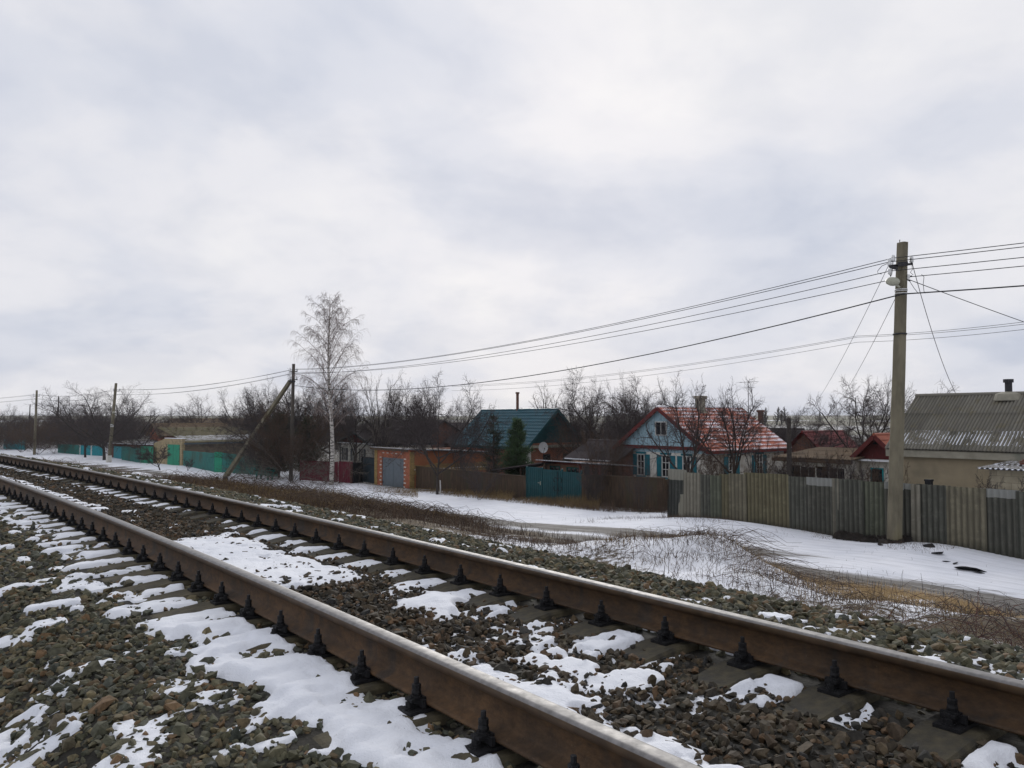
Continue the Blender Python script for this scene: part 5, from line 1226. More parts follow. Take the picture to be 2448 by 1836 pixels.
def make_tree(name, label, loc, H, Wd, style, seed, bark='bark', twig='twig', group=None, rmin=.008, dens=1.0, cat='tree'):
    P = STY[style]; rr = random.Random(seed); g = np.random.default_rng(seed); tr = TB_(); cr = TB_(); last = []
    def rvec():
        v = np.array([rr.gauss(0, 1), rr.gauss(0, 1), rr.gauss(0, 1)]); return v / (np.linalg.norm(v) + 1e-9)
    def grow(p, d, L, r, lv):
        ns = (7, 6, 5)[lv]; pts = [p.copy()]; ds = [d.copy()]
        for i in range(ns):
            d = d + rvec() * P['jit'][lv] + np.array([0, 0, P['up'][lv]]); d = d / np.linalg.norm(d); p = p + d * L / ns; pts.append(p.copy()); ds.append(d.copy())
        rt = np.maximum(np.linspace(r, r * (.55 if lv < 2 else .35), ns + 1), rmin)
        (tr if lv <= 1 else cr).tube(pts, rt, (8, 6, 4)[lv])
        if lv == 2: last.append((pts, ds, L, rt)); return
        n = P['n'][lv]; s0 = P['start'][lv] if lv > 0 else P['f0']
        if lv == 0 and style in ('apple', 'walnut', 'cherry'): s0 = max(s0, .45)
        az = rr.uniform(0, 6.28)
        for k in range(n):
            f = s0 + (1 - s0) * ((k + rr.uniform(.2, .9)) / n); i = min(ns - 1, int(f * ns)); q = pts[i] + (pts[i + 1] - pts[i]) * (f * ns - i)
            dd = ds[min(i + 1, ns)]; az += 2.4 + rr.uniform(-.5, .5); a = R(P['ang'][lv] * rr.uniform(.65, 1.25))
            ax = np.cross(dd, np.array([.2, .3, .93])); ax /= np.linalg.norm(ax) + 1e-9; ay = np.cross(dd, ax)
            nd = dd * math.cos(a) + (ax * math.cos(az) + ay * math.sin(az)) * math.sin(a)
            LL = L * P['lr'][lv] * rr.uniform(.65, 1.15) * (1 - .35 * f if lv > 0 else 1)
            if lv == 0: LL = (H - q[2]) * P['lr'][0] * rr.uniform(.8, 1.1) if style != 'poplar' else H * P['lr'][0] * (1.15 - f) * rr.uniform(.8, 1.1)
            grow(q, nd, LL, max(rt[i] * (.62 if lv < 2 else .5), rmin), lv + 1)
    tl = H * (P['f0'] + .12) if style in ('apple', 'walnut', 'cherry') else (H * .25 if style in ('loose',) else (.12 if style in ('bush', 'arch') else H * .95))
    grow(np.array([0, 0, -.15]), np.array([rr.uniform(-.08, .08), rr.uniform(-.08, .08), 1.]), tl, H * P['r'] * (1.0 if style not in ('bush', 'arch') else .6), 0)
    P2 = np.array([l[0] for l in last]); D2 = np.array([l[1] for l in last]); L2 = np.array([l[2] for l in last]); R2 = np.array([l[3] for l in last])
    m3 = max(2, int(P['n'][2] * 1.35 * dens)); m4 = max(2, int(P['n'][3] * 1.15 * dens))
    o, d, L, r = kidsof(P2, D2, R2, L2, m3, .12, P['ang'][2], P['lr'][2] * 1.15, g); A = bulk(o, d, L, np.maximum(r * .55, rmin * 1.0), 4, P['jit'][3], P['up'][3], g)
    o, d, L, r = kidsof(A[0], A[1], A[2], L, m4, .10, P['ang'][3], P['lr'][3] * 1.15, g); B = bulk(o, d, L, np.full(len(o), rmin * .85), 2, P['jit'][4], P['up'][4], g, taper=.5)
    for q in (A, B): cr.V.append(q[3]); cr.F.append(q[4] + cr.n); cr.n += len(q[3])
    al = np.concatenate(cr.V); h0 = np.percentile(al[:, 2], 99.8); w0 = np.percentile(al[:, 0], 98.5) - np.percentile(al[:, 0], 1.5); sz = H / h0; sx = Wd / w0
    for T in (tr, cr):
        for v in T.V: v[:, 2] *= sz; v[:, 0] *= sx; v[:, 1] *= sx
    root = thing(name, label, cat, loc, 0, group)
    link(tr.mesh('trunk'), 'trunk', M[bark], root); link(cr.mesh('crown'), 'crown', M[twig], root)
    return root
def place(px, Y, ptop, wpx):
    p = Wp(px, 1050, Y); z = gz(p.x, p.y); top = Wp(px, ptop, Y).z; return Vector((p.x, p.y, z)), top - z, wpx * Y / 1850
def T(name, label, px, Y, ptop, wpx, style, seed, **k):
    loc, H, Wd = place(px, Y, ptop, wpx)
    if style in ('apple', 'walnut', 'cherry'): Wd *= 1.32
    return make_tree(name, label, loc, H, Wd, style, seed, **k)

# birch
def birch():
    loc, H, _ = place(793, 54, 716, 185); root = thing('birch_tree', 'tall white-barked birch with fine drooping twigs before the maroon fence', 'tree', loc); rr = random.Random(5); tr, li, cr = TB_(), TB_(), TB_()
    ns = 24; pts = []; p = np.array([0., 0., -.2]); 
    for i in range(ns + 1):
        f = i / ns; pts.append(np.array([-.28 * f + .10 * math.sin(f * 7), .05 * math.sin(f * 9), H * f - .1]))
    rad = np.array([.16 * (1 - i / ns) ** .8 + .012 for i in range(ns + 1)]); tr.tube(pts, rad, 10)
    g = np.random.default_rng(5); LB_ = []
    for k in range(52):
        f = .30 + .68 * (k / 52) ** .9; i = int(f * ns); q = pts[i] + (pts[min(i + 1, ns)] - pts[i]) * (f * ns - i); az = k * 2.4 + rr.uniform(-.3, .3); el = R(36 + 30 * f + rr.uniform(-8, 8))
        L = (5.4 * (1 - f) ** .62 + .5) * (float(sstep(.22, .50, f)) * .75 + .25) * rr.uniform(.7, 1.15)
        d = np.array([math.cos(az) * math.cos(el), math.sin(az) * math.cos(el), math.sin(el)]); n = 9; P_ = [q.copy()]; D_ = [d.copy()]
        for j in range(n):
            d = d + np.array([rr.gauss(0, .07), rr.gauss(0, .07), rr.gauss(0, .05) - .14 * j / n]); d /= np.linalg.norm(d); q = q + d * L / n; P_.append(q.copy()); D_.append(d.copy())
        rt = np.linspace(.040 * (1.05 - f) + .008, .007, n + 1); li.tube(P_, rt, 4); LB_.append((P_, D_, L, rt))
    P2 = np.array([l[0] for l in LB_]); D2 = np.array([l[1] for l in LB_]); L2 = np.array([l[2] for l in LB_]); R2 = np.array([l[3] for l in LB_])
    o, d, L, r = kidsof(P2, D2, R2, L2, 11, .18, 40, .42, g, .45); A = bulk(o, d, L, np.full(len(o), .0062), 6, .10, -.035, g)
    o, d, L, r = kidsof(A[0], A[1], A[2], L, 7, .12, 36, .62, g, .2); B = bulk(o, d, L, np.full(len(o), .0050), 5, .08, -.12, g)
    o, d, L, r = kidsof(B[0], B[1], B[2], L, 2, .2, 28, .7, g, .2); C_ = bulk(o, d, L, np.full(len(o), .0040), 4, .06, -.20, g)
    for q in (A, B, C_): cr.V.append(q[3]); cr.F.append(q[4] + cr.n); cr.n += len(q[3])
    link(tr.mesh('trunk'), 'trunk', M['birch'], root); link(li.mesh('limbs'), 'limb', M['birch_twig'], root); link(cr.mesh('crown'), 'crown', M['birch_twig'], root); return root
birch()
def conifer(name, label, px, Y, ptop, wpx, mat, seed, dens=1.0):
    loc, H, Wd = place(px, Y, ptop, wpx); root = thing(name, label, 'tree', loc); g = np.random.default_rng(seed); rr = random.Random(seed); tr = TB_(); tr.tube([(0, 0, -.1), (0, 0, H * .5), (0, 0, H * .97)], [H * .016 + .02, H * .010 + .01, .01], 7)
    V, Fc, n = [], [], 0; lv = int(16 * dens) 
    for k in range(lv):
        f = .10 + .88 * k / lv; nb = int(9 + 3 * (1 - f)); R_ = Wd / 2 * (1 - f) ** .75 * rr.uniform(.8, 1.12) * (1.0 if f > .22 else .8) + .05
        for b in range(nb):
            az = rr.uniform(0, 6.28); L = R_ * rr.uniform(.45, 1.25); up = rr.uniform(.1, .5); z0 = H * (f + rr.uniform(-.03, .03)); s = np.linspace(0, 1, 5)
            line = np.stack([np.cos(az) * L * s, np.sin(az) * L * s, z0 + up * L * s ** 1.6 - .15 * L * s * (1 - s)], -1); tr.tube(line, np.linspace(.018, .006, 5), 3)
            m = int(48 * dens * (.4 + L)); ss = g.uniform(.15, 1.05, m); c = np.stack([np.cos(az) * L * ss, np.sin(az) * L * ss, z0 + up * L * ss ** 1.6 - .1 * L * ss * (1 - ss)], -1) + g.normal(0, .045, (m, 3)) * (1 + L * .5)
            d = g.normal(0, 1, (m, 3)) + np.array([np.cos(az), np.sin(az), .7]) * 1.2; d /= np.linalg.norm(d, axis=1)[:, None]; ln = g.uniform(.12, .28, m)[:, None]; w_ = np.cross(d, g.normal(0, 1, (m, 3))); w_ /= np.linalg.norm(w_, axis=1)[:, None] + 1e-9; w_ *= .016
            V.append(np.stack([c - w_, c + w_, c + d * ln + w_ * .3, c + d * ln - w_ * .3], 1).reshape(-1, 3)); Fc.append(np.arange(m * 4).reshape(-1, 4) + n); n += m * 4
    link(tr.mesh('trunk'), 'trunk', M['bark'], root); link(np_mesh('needles', np.concatenate(V), np.concatenate(Fc)), 'crown', M[mat], root); return root
conifer('pine_tree', 'young green pine in front of the teal roof', 1236, 47, 1000, 88, 'needle', 31, 1.3)
conifer('dull_spruce', 'thin brownish conifer left of the young green pine', 1180, 50, 985, 86, 'needle_dull', 32, .7)
conifer('juniper_tree', 'broad dark green conifer behind the slanting strut and bench', 668, 60, 985, 140, 'needle_dull', 33, 1.3)
conifer('dull_spruce', 'second broad conifer just left of the birch, dull dark green', 735, 62, 995, 100, 'needle_dull', 34, 1.2)

T('walnut_tree', 'big round bare tree behind the tilted concrete pole', 250, 86, 918, 165, 'walnut', 41, dens=1.25)
T('bare_tree', 'smaller bare tree right of the big round tree on the left', 330, 96, 956, 95, 'cherry', 42)
appleA = T('apple_tree', 'wide bare apple tree rising behind the brown slate roof', 480, 104, 940, 110, 'apple', 43, dens=1.1)
T('bare_tree', 'low bare tree right of the wide apple tree', 560, 96, 968, 110, 'cherry', 44, dens=1.1)
T('bare_tree', 'dense bare tree crossed by the slanting strut', 640, 66, 905, 130, 'apple', 45, dens=1.3)
T('bare_tree', 'bare tree directly behind the birch trunk', 735, 68, 890, 150, 'walnut', 46, dens=1.2)
T('bare_tree', 'dense dark bare tree right of the birch', 850, 66, 900, 150, 'apple', 47, dens=1.35)
T('young_bare_tree', 'upright spiky young tree with tallest thin shoots right of the birch', 910, 60, 880, 95, 'loose', 48, twig='twig_pale')
T('bare_tree', 'dense bare tree behind the brick garage roof', 975, 62, 920, 130, 'apple', 49, dens=1.3)
T('cherry_tree', 'dark forked cherry tree standing before the wooden fence by the garage', 1046, 45.5, 897, 190, 'apple', 50, dens=1.3, rmin=.009)
T('vase_shrub', 'small vase-shaped bare shrub before the wooden fence', 1145, 41.5, 1085, 100, 'bush', 51, rmin=.006, cat='shrub')
T('bare_tree', 'pale twiggy bare tree behind the teal ridge', 1312, 66, 912, 140, 'loose', 52, twig='twig_pale', dens=1.2)
T('bare_tree', 'light bare tree between the pale twiggy tree and the dense dark tree', 1385, 60, 925, 80, 'loose', 57, dens=1.0)
T('pear_tree', 'large dense dark fruit tree behind the brick shed', 1462, 52, 885, 185, 'apple', 53, dens=1.55)
T('bare_tree', 'bare tree whose crown meets the blue gable peak from behind', 1580, 52, 902, 125, 'cherry', 54, dens=1.1)
T('cherry_tree', 'forked bare tree before the blue gable and the orange roof', 1652, 34, 893, 150, 'cherry', 56, dens=1.15)
T('cherry_tree', 'forked bare tree before the middle of the orange roof', 1752, 35, 903, 165, 'cherry', 58, dens=1.15)
T('garden_shrub', 'small shrub in front of the leftmost shuttered window', 1530, 32.5, 1072, 75, 'bush', 59, cat='shrub', rmin=.006)
T('pruned_tree', 'young bare sapling in front of the right wall windows', 1800, 33, 1010, 80, 'loose', 60)
T('walnut_tree', 'many-stemmed bare tree between the red gable and the concrete pole', 2062, 42, 903, 200, 'walnut', 62, dens=1.2)
T('bare_tree', 'lower bare tree left of the many-stemmed tree', 1968, 46, 985, 140, 'apple', 63, dens=1.2)
for k, (px, Y, pt, wp, lab) in enumerate(((1845, 31, 1085, 90, 'brown bush behind the slate fence below the black post'), (1905, 30.5, 1072, 100, 'brown bush in front of the slate roof annex'), (1965, 30, 1080, 90, 'tangled bush behind the fence left of the red gable'),
        (2030, 29, 1085, 90, 'bush at the white wall of the red gabled kitchen'), (2100, 27, 1105, 80, 'bush under the small blue window'), (2395, 23.5, 1120, 90, 'arching briar over the fence near the right edge'), (1710, 32, 1075, 110, 'bush below the forked trees behind the fence'), (1440, 44, 1010, 110, 'brown bush mass between brick shed and teal house'), (1375, 50, 1000, 120, 'brown thicket right of the teal gable'),
        (1415, 36, 1095, 60, 'small bush beside the glazed porch'), (1452, 37, 1020, 90, 'tall brown bush in front of the dark red brick shed'), (600, 62, 1040, 130, 'grey bush around the foot of the strut'))):
    T('bush', lab, px, Y, pt - 8, wp * 1.15, 'bush', 70 + k, dens=1.7, twig='twig_brown' if k % 2 == 0 else 'twig', cat='bush', rmin=.006)
T('tangled_shrub', 'dense grey brown shrub hiding the middle of the slanting strut', 652, 58.5, 985, 140, 'bush', 190, twig='twig', cat='shrub', dens=2.2, rmin=.009)
T('tangled_shrub', 'dense brown shrub between the slanting strut and the birch', 700, 56, 968, 190, 'bush', 191, twig='twig_brown', cat='shrub', dens=2.2, rmin=.009)
T('arching_shrub', 'pale thin-stemmed shrub growing up in front of the slanting strut', 612, 57, 1000, 125, 'arch', 192, twig='twig_pale', bark='twig_pale', cat='shrub', rmin=.008)
T('arching_shrub', 'large pale shrub with long arching branches left of the birch', 700, 55, 1005, 250, 'arch', 90, twig='twig_pale', bark='twig_pale', cat='shrub', rmin=.009)
T('arching_shrub', 'pale shrub with spreading branches at the foot of the birch', 815, 55, 1040, 170, 'arch', 91, twig='twig_pale', bark='twig_pale', cat='shrub', rmin=.008)
T('young_apple_tree', 'little forked tree in the snow before the stone garage', 384, 69, 1064, 62, 'cherry', 92, rmin=.01)
T('sapling', 'thin sapling before the dark green fence', 450, 68, 1092, 22, 'loose', 93, rmin=.008)
T('vine_tangle', 'brown vine tangle on the corner where wooden and slate fences meet', 1584, 28.8, 1122, 34, 'bush', 94, twig='twig_brown', cat='vine', rmin=.006)
T('bare_tree', 'pale-barked leaning bare tree left of the dull conifer behind the brick garage', 1100, 52, 985, 90, 'loose', 95)
for k, (px, Y, pt, wp, st, lab) in enumerate(((600, 78, 925, 120, 'walnut', 'broad bare tree left of the strut pole, above the dark green fence'), (690, 72, 912, 130, 'apple', 'dense bare tree just behind the pole with the strut'), (790, 74, 905, 140, 'walnut', 'rounded bare tree filling the gap under the birch crown'),
        (945, 66, 905, 120, 'apple', 'rounded bare tree left of the forked cherry tree'), (1015, 70, 925, 110, 'walnut', 'low rounded bare tree behind the long dark roof'), (1400, 56, 905, 120, 'walnut', 'rounded bare tree left of the large dark fruit tree'),
        (1525, 58, 900, 120, 'apple', 'rounded bare tree right of the large dark fruit tree'), (205, 92, 940, 110, 'apple', 'lower bare tree leaning against the left side of the big round tree'), (1900, 52, 975, 110, 'walnut', 'low spreading tree behind the red sheet roof'))):
    T('bare_tree', lab, px, Y, pt, wp, st, 300 + k, dens=1.25)
# background trees: a few kinds copied
protoB = [make_tree('orchard_tree', 'bare orchard tree among others far behind the houses', (0, 0, 0), 5.0, 5.0, 'apple', 110 + i, group='bare trees far behind the village', dens=1.0) for i in range(3)]
protoT = [make_tree('thicket_bush', 'dark leafless bush in the overgrown plots behind the houses', (0, 0, 0), 4.0, 5.5, 'bush', 120 + i, group='leafless bushes in the plots', dens=1.0, twig='twig_brown' if i else 'twig', cat='bush') for i in range(3)]
rb = random.Random(77); used = set()
def put(protos, px, Y, h):
    p = Wp(px, 1050, Y); z = gz(p.x, p.y); i = rb.randrange(len(protos)); o = protos[i]; s = h / (5.0 if protos is protoB else 4.0); sc = (s * rb.uniform(.9, 1.3), s * rb.uniform(.9, 1.3), s)
    if (id(protos), i) not in used: used.add((id(protos), i)); o.location = (p.x, p.y, z); o.rotation_euler = (0, 0, rb.uniform(0, 6)); o.scale = sc
    else: copy_tree(o, (p.x, p.y, z), rb.uniform(0, 6), scale=sc)
for i in range(30): put(protoT, -20 + i * 11 + rb.uniform(-6, 6), rb.uniform(98, 132), rb.uniform(3.6, 5.4))
for i in range(8): put(protoB, 10 + i * 42 + rb.uniform(-15, 15), rb.uniform(115, 150), rb.uniform(5.0, 6.8))
for i in range(34): put(protoT, 300 + i * 40 + rb.uniform(-15, 15), rb.uniform(78, 125), rb.uniform(3.2, 4.8))
for i in range(22): put(protoB, 330 + i * 60 + rb.uniform(-25, 25), rb.uniform(80, 140), rb.uniform(4.6, 6.0))
for i in range(46): put(protoT, -30 + i * 36 + rb.uniform(-15, 15), rb.uniform(140, 230), rb.uniform(3.8, 5.4))
for i in range(24): put(protoB, 20 + i * 66 + rb.uniform(-25, 25), rb.uniform(150, 240), rb.uniform(5.0, 6.5))
for i in range(9): put(protoT, 1880 + i * 30 + rb.uniform(-12, 12), rb.uniform(60, 95), rb.uniform(2.4, 3.6))
pp = None
for k, (px, Y, pt) in enumerate(((1829, 430, 974), (1857, 470, 972), (1869, 480, 980), (1881, 470, 972), (1962, 700, 985))):
    loc, H, Wd = place(px, Y, pt, 13 if k < 4 else 8)
    if pp is None: pp = make_tree('poplar_tree', 'faint bare poplar on the far field edge right of the orange roof', loc, H, Wd, 'poplar', 130, twig='twig_pale', group='far poplars on the field edge', rmin=.05); H0 = H; W0 = Wd
    else: copy_tree(pp, loc, k * 1.3, scale=(Wd / W0, Wd / W0, H / H0))

# ------------------------------------------------------------------ dead grass, brush, weeds (stuff nobody could count)
def blades(name, mat, Xp, Yp, hmin, hmax, wd, label, seed=0, lean=.35, spread=.0, bend=.5, cat='grass'):
    g = np.random.default_rng(seed); n = len(Xp); z = ground(Xp, Yp) - .01; b = np.stack([Xp, Yp, z], -1)
    h = g.uniform(hmin, hmax, n) * g.uniform(.5, 1, n); az = g.uniform(0, 6.28, n); ln = np.abs(g.normal(0, lean, n)); d = np.stack([np.cos(az) * ln, np.sin(az) * ln, np.ones(n)], -1); d /= np.linalg.norm(d, axis=1)[:, None]
    mid = b + d * (h * .5)[:, None]; d2 = d + np.stack([np.cos(az), np.sin(az), -np.full(n, .3)], -1) * (bend * g.random(n))[:, None]; tip = mid + d2 * (h * .5)[:, None]
    wa = g.uniform(0, 6.28, n); w = np.stack([np.cos(wa), np.sin(wa), np.zeros(n)], -1) * (wd * g.uniform(.6, 1.3, n))[:, None]
    V = np.stack([b - w, b + w, mid - w * .8, mid + w * .8, tip - w * .2, tip + w * .2], 1).reshape(-1, 3); i = np.arange(n)[:, None] * 6
    Fq = np.concatenate([i + np.array([0, 1, 3, 2]), i + np.array([2, 3, 5, 4])])
    return tagp(link(np_mesh(name, V, Fq), name, M[mat]), label, cat, kind='stuff')
def scatter(n, t0, t1, u0, u1, seed, fn=None):
    g = np.random.default_rng(seed); t = g.uniform(t0, t1, n); u = g.uniform(u0, u1, n)
    if fn is not None: k = g.random(n) < fn(t, u); t, u = t[k], u[k]
    return tu_world(t, u)
def clump(s, lo, hi, seed): return lambda t, u: sstep(lo, hi, fbm(t * s, u * s, seed, 3))
def arcs(name, mat, Xp, Yp, Lmin, Lmax, hmax, rad, label, seed=0, dirt=None, cat='brush'):
    g = np.random.default_rng(seed); n = len(Xp); z0 = ground(Xp, Yp); m = 6; s = np.linspace(0, 1, m)
    az = g.uniform(0, 6.28, n) if dirt is None else g.normal(dirt, .6, n); L = g.uniform(Lmin, Lmax, n); h = g.uniform(.2, 1, n) * hmax * L / Lmax
    x = Xp[:, None] + np.cos(az)[:, None] * L[:, None] * s + g.normal(0, .012, (n, m)).cumsum(1); y = Yp[:, None] + np.sin(az)[:, None] * L[:, None] * s + g.normal(0, .012, (n, m)).cumsum(1)
    pk = g.uniform(.8, 1.6, n)[:, None]; z = z0[:, None] + h[:, None] * np.sin(np.minimum(s * pk, 1.0) * np.pi) + .02 + h[:, None] * .35 * s + g.normal(0, .01, (n, m))
    z = np.maximum(z, ground(x.ravel(), y.ravel()).reshape(n, m) + .004)
    c = np.stack([x, y, z], -1); d = np.gradient(c, axis=1); d /= np.linalg.norm(d, axis=2)[:, :, None] + 1e-9; r1 = np.cross(d, np.array([.1, .2, .95])); r1 /= np.linalg.norm(r1, axis=2)[:, :, None] + 1e-9; r2 = np.cross(d, r1)
    rr_ = (rad * g.uniform(.6, 1.3, n))[:, None, None] * np.linspace(1, .5, m)[None, :, None]; vs = [c + r1 * rr_, c + (-.5 * r1 + .87 * r2) * rr_, c + (-.5 * r1 - .87 * r2) * rr_]
    V = np.stack(vs, 2).reshape(-1, 3); i = (np.arange(n)[:, None, None] * m * 3 + np.arange(m - 1)[None, :, None] * 3); j = np.arange(3)[None, None, :]; j2 = (j + 1) % 3
    F4 = np.stack([i + j, i + j2, i + 3 + j2, i + 3 + j], -1).reshape(-1, 4)
    return tagp(link(np_mesh(name, V, F4), name, M[mat]), label, cat, kind='stuff')
DIRT = math.atan2(cS, -sS)
# verge beyond the far rail
X_, Y_ = scatter(95000, 11, 60, 2.9, 11.0, 1, lambda t, u: sstep(.36, .55, fbm(t * .5, u * .5, 91, 3)) * (1 - .85 * sstep(8.6, 10, u)) * sstep(13, 18, t + u * .2) * (1 - .95 * sstep(25, 30, t)) + .02)
blades('dry_grass', 'brush', X_, Y_, .10, .36, .0055, 'brown dead grass on the bank beyond the far rail', 1, .5)
X_, Y_ = scatter(26000, 16, 28, 3.4, 10.0, 2, clump(.35, .42, .60, 93))
blades('dry_grass', 'grass', X_, Y_, .10, .32, .0055, 'light brown dead grass on the bank beyond the far rail', 2, .45)
X_, Y_ = scatter(5500, 16, 28, 5.0, 9.8, 3, clump(.25, .44, .60, 95))
Xb, Yb = scatter(14000, 9, 17, 3.4, 9.0, 33, clump(.6, .38, .58, 94)); blades('dry_grass', 'brush', Xb, Yb, .04, .15, .004, 'low brown dead grass between the gravel and the road', 33, .6)
Xb, Yb = scatter(2500, 38, 52, 4.5, 8.5, 34, clump(.3, .46, .6, 92)); arcs('dead_brush', 'brush', Xb, Yb, .3, .9, .35, .005, 'low bramble patches at the far left bank', 34)
arcs('dead_brush', 'brush', X_, Y_, .4, 1.1, .30, .005, 'tangled dead bramble stems on the bank beyond the far rail', 3)
X_, Y_ = scatter(1500, 15, 27, 5.5, 9.5, 31, clump(.25, .44, .56, 96))
arcs('dead_brush', 'twig_brown', X_, Y_, .5, 1.3, .42, .005, 'paler arching bramble stems on the bank', 31)
# mound at the right
X_, Y_ = scatter(22000, 2.0, 12, 5.0, 9.6, 4, lambda t, u: (.25 + .75 * gauss(t, 7.8, 1.8)) * sstep(.36, .58, fbm(t * 1.0, u * 1.0, 97, 3)))
blades('dry_grass', 'brush', X_, Y_, .06, .24, .0035, 'thin dead grass poking through snow on the mound', 4, .9)
X_, Y_ = scatter(2600, 2.5, 12, 5.2, 9.6, 5, lambda t, u: (.12 + .88 * gauss(t, 7.6, 1.7)) * sstep(.36, .56, fbm(t * .7, u * .7, 98, 3)))
arcs('dead_brush', 'twig_brown', X_, Y_, .3, 1.0, .22, .0032, 'flattened dead stems over the snowy mound', 5, DIRT + math.pi)
X_, Y_ = scatter(42000, 3.0, 7.6, 7.0, 10.0, 6, lambda t, u: gauss(u, 8.5 + (t - 6) * .05, .60) * sstep(.35, .55, fbm(t * 1.2, u * 1.2, 99, 3)))
blades('tan_grass', 'grass_tan', X_, Y_, .06, .21, .003, 'golden dry grass tuft strip along the dirt road', 6, .4)
X_, Y_ = scatter(9000, 2.2, 9, 3.4, 8.0, 61, lambda t, u: sstep(.45, .62, fbm(t * 1.3, u * 1.3, 100, 3)))
blades('tan_grass', 'grass', X_, Y_, .05, .20, .003, 'pale dry grass low on the verge near the gravel', 61, .6)
X_, Y_ = scatter(620, .8, 4.8, 3.1, 6.2, 7, clump(.9, .44, .58, 101))
arcs('red_stems', 'brush_red', X_, Y_, .25, .8, .30, .0032, 'tangled reddish and grey stems over snow at the right edge', 7)
X_, Y_ = scatter(650, .8, 5.6, 3.1, 7.0, 8, clump(.9, .44, .58, 102))
arcs('red_stems', 'twig', X_, Y_, .25, .9, .30, .003, 'dark tangled stems over snow at the right edge', 8)
# weed stalks sticking out of snow
X_, Y_ = scatter(420, 3, 16, 4.5, 10, 9, None)
arcs('weed_stalks', 'twig', X_, Y_, .06, .20, .34, .0025, 'single dead weed stalks standing on the snowy verge', 9)
X_, Y_ = scatter(9000, 4, 40, 11.0, 20.5, 10, lambda t, u: sstep(.52, .70, fbm(t * .5, u * .9, 103, 3)) * .6 + .02)
blades('weed_stalks', 'twig', X_, Y_, .03, .16, .0028, 'sparse thin weeds poking through the street snow', 10, .8)
X_, Y_ = scatter(5200, 9, 22, 18.0, 20.4, 110, lambda t, u: sstep(.42, .62, fbm(t * .8, u * 1.1, 104, 3)))
blades('weed_stalks', 'brush', X_, Y_, .05, .26, .0032, 'flattened weeds on the snow bank under the slate fence', 110, .9)
def strip(n, pxa, pxb, d0, d1, seed):
    g = np.random.default_rng(seed); px = g.uniform(pxa, pxb, n); d = g.uniform(d0, d1, n); v = [S(px_t(a, b_), b_) for a, b_ in zip(px, d)]
    return np.array([q.x for q in v]), np.array([q.y for q in v])
X_, Y_ = strip(2300, 1225, 1430, 24.2, 25.8, 11); blades('dry_weeds', 'grass', X_, Y_, .10, .75, .006, 'tall dry weeds before the teal gates', 11, .3)
X_, Y_ = strip(1500, 1210, 1470, 24.0, 25.8, 12); blades('dry_weeds', 'brush', X_, Y_, .10, .60, .006, 'tall brown weeds before the teal gates', 12, .3)
X_, Y_ = strip(2600, 985, 1225, 24.3, 25.8, 13); blades('dry_weeds', 'grass', X_, Y_, .10, .55, .006, 'dry weeds along the wooden fence', 13, .35)
X_, Y_ = strip(1500, 1430, 1590, 24.6, 25.8, 14); blades('dry_weeds', 'brush', X_, Y_, .05, .30, .006, 'low weeds along the right wooden fence', 14, .5)
X_, Y_ = strip(2500, 880, 1000, 22.3, 24.6, 15); blades('dry_weeds', 'grass', X_, Y_, .05, .24, .006, 'thin weeds in the snow before the brick garage', 15, .5)
X_, Y_ = strip(2000, 1985, 2145, 21.2, 22.0, 16); arcs('dead_brush', 'rubble', X_, Y_, .1, .4, .18, .01, 'dark leaf litter and sticks at the fence foot left of the pole', 16)
X_, Y_ = scatter(1300, 1.9, 2.9, -3.2, -2.0, 17, None); X_ = X_[:40]; Y_ = Y_[:40]
arcs('weed_stalks', 'twig', X_, Y_, .2, .5, .25, .0022, 'few thin dead stalks at the lower left corner', 17)
# rubbish heap at the pole and black scraps by the slate fence
def lumps(name, label, cat, spots, mat, seed):
    rr = random.Random(seed); out = None
    for k, (px, py_h, d, s) in enumerate(spots):
        c = S(px_t(px, d), d); z = gz(c.x, c.y); bm = bmesh.new()
        for q in range(14):
            v = Vector((rr.gauss(0, 1), rr.gauss(0, 1), rr.gauss(0, 1))).normalized() * rr.uniform(.7, 1.1); bm.verts.new((v.x * s, v.y * s * .7, v.z * s * py_h))
        bmesh.ops.convex_hull(bm, input=bm.verts); bmesh.ops.delete(bm, geom=[v for v in bm.verts if not v.link_faces], context='VERTS')
        me = bpy.data.meshes.new(name); bm.to_mesh(me); bm.free(); o = link(me, name, M[mat]); o.location = (c.x, c.y, z + s * py_h * .15); o.rotation_euler = (rr.uniform(-.3, .3), rr.uniform(-.3, .3), rr.uniform(0, 6))
        tagp(o, label if isinstance(label, str) else label[k], cat, group=name.replace('_', ' ') + 's on the snow')
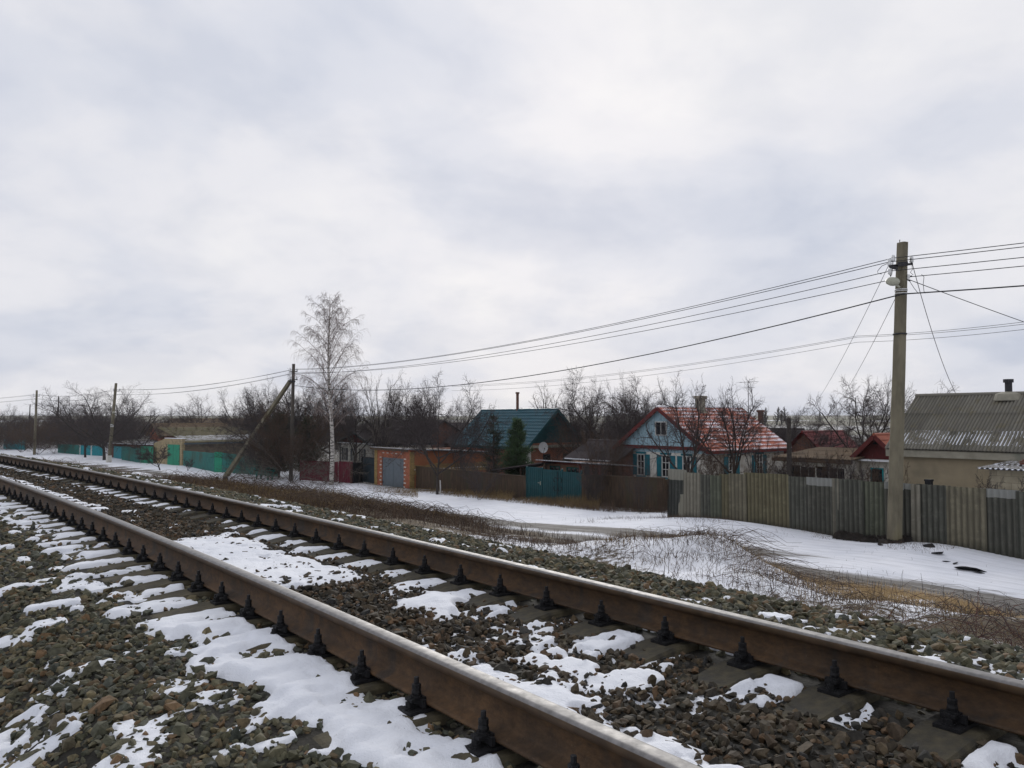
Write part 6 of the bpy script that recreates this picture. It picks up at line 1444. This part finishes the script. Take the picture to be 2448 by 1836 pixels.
lumps('rubble_chunk', 'dark broken rubble chunk at the fence foot left of the concrete pole', 'rubble', [(2062, .4, 21.3, .22), (2085, .5, 21.5, .2), (2106, .5, 21.2, .24), (2122, .7, 21.5, .2), (2040, .4, 21.6, .18), (2020, .35, 21.7, .16), (2098, .3, 20.9, .15)], 'rubble', 5)
lumps('black_scrap', 'flat black scrap lying on the snow below the slate fence', 'scrap', [(2216, .10, 21.2, .28), (2232, .12, 20.6, .24), (2250, .10, 20.1, .16), (2272, .10, 20.1, .16), (2310, .12, 19.6, .42), (2330, .1, 19.5, .3)], 'black', 6)
# cut stumps on the bank and a pale stake by the wooden fence
for k, (px, py, hh_, r_) in enumerate(((516, 1180, .26, .05), (535, 1181, .30, .09))):
    p = Gp(px, py, 2.45); z = gz(p.x, p.y); b = MB(); b.lathe([(r_ * 1.3, -.1), (r_, .1), (r_ * .95, hh_), (r_ * .6, hh_ + .03)], 9)
    o = b.build('tree_stump', M['bark'], None); o.location = (p.x, p.y, z); o.rotation_euler = (.12 * (k * 2 - 1), .1, k)
    tagp(o, ('thin dark broken stump on the gravel bank before the bench', 'thick dark stump on the gravel bank before the bench')[k], 'stump')
p = S(px_t(1053, 24.6), 24.6); z = gz(p.x, p.y); b = MB(); b.tube([(0, 0, -.1), (.02, 0, .35), (.0, .01, .80)], [.03, .04, .035], 7); o = b.build('white_stake', M['white_paint'], None); o.location = (p.x, p.y, z)
tagp(o, 'short white painted stake under the forked cherry tree by the wooden fence', 'stake')

# ------------------------------------------------------------------ thin winter haze over the plain
b = MB(); b.box(float(gx[0]) - 20, float(gx[-1]) + 20, float(gy[0]) - 20, float(gy[-1]) + 20, float(Z.min()) - 1, max(float(Z.max()), 14.5) + 1.5)
hz = b.build('haze', None, None); tagp(hz, kind='stuff')
hm = bpy.data.materials.new('haze_air'); hm.use_nodes = True; ht_ = hm.node_tree; ht_.nodes.clear()
ho = ht_.nodes.new('ShaderNodeOutputMaterial'); hv = ht_.nodes.new('ShaderNodeVolumePrincipled'); hv.inputs['Density'].default_value = .00018; hv.inputs['Color'].default_value = (.86, .89, .94, 1)
ht_.links.new(hv.outputs[0], ho.inputs['Volume']); hz.data.materials.append(hm)
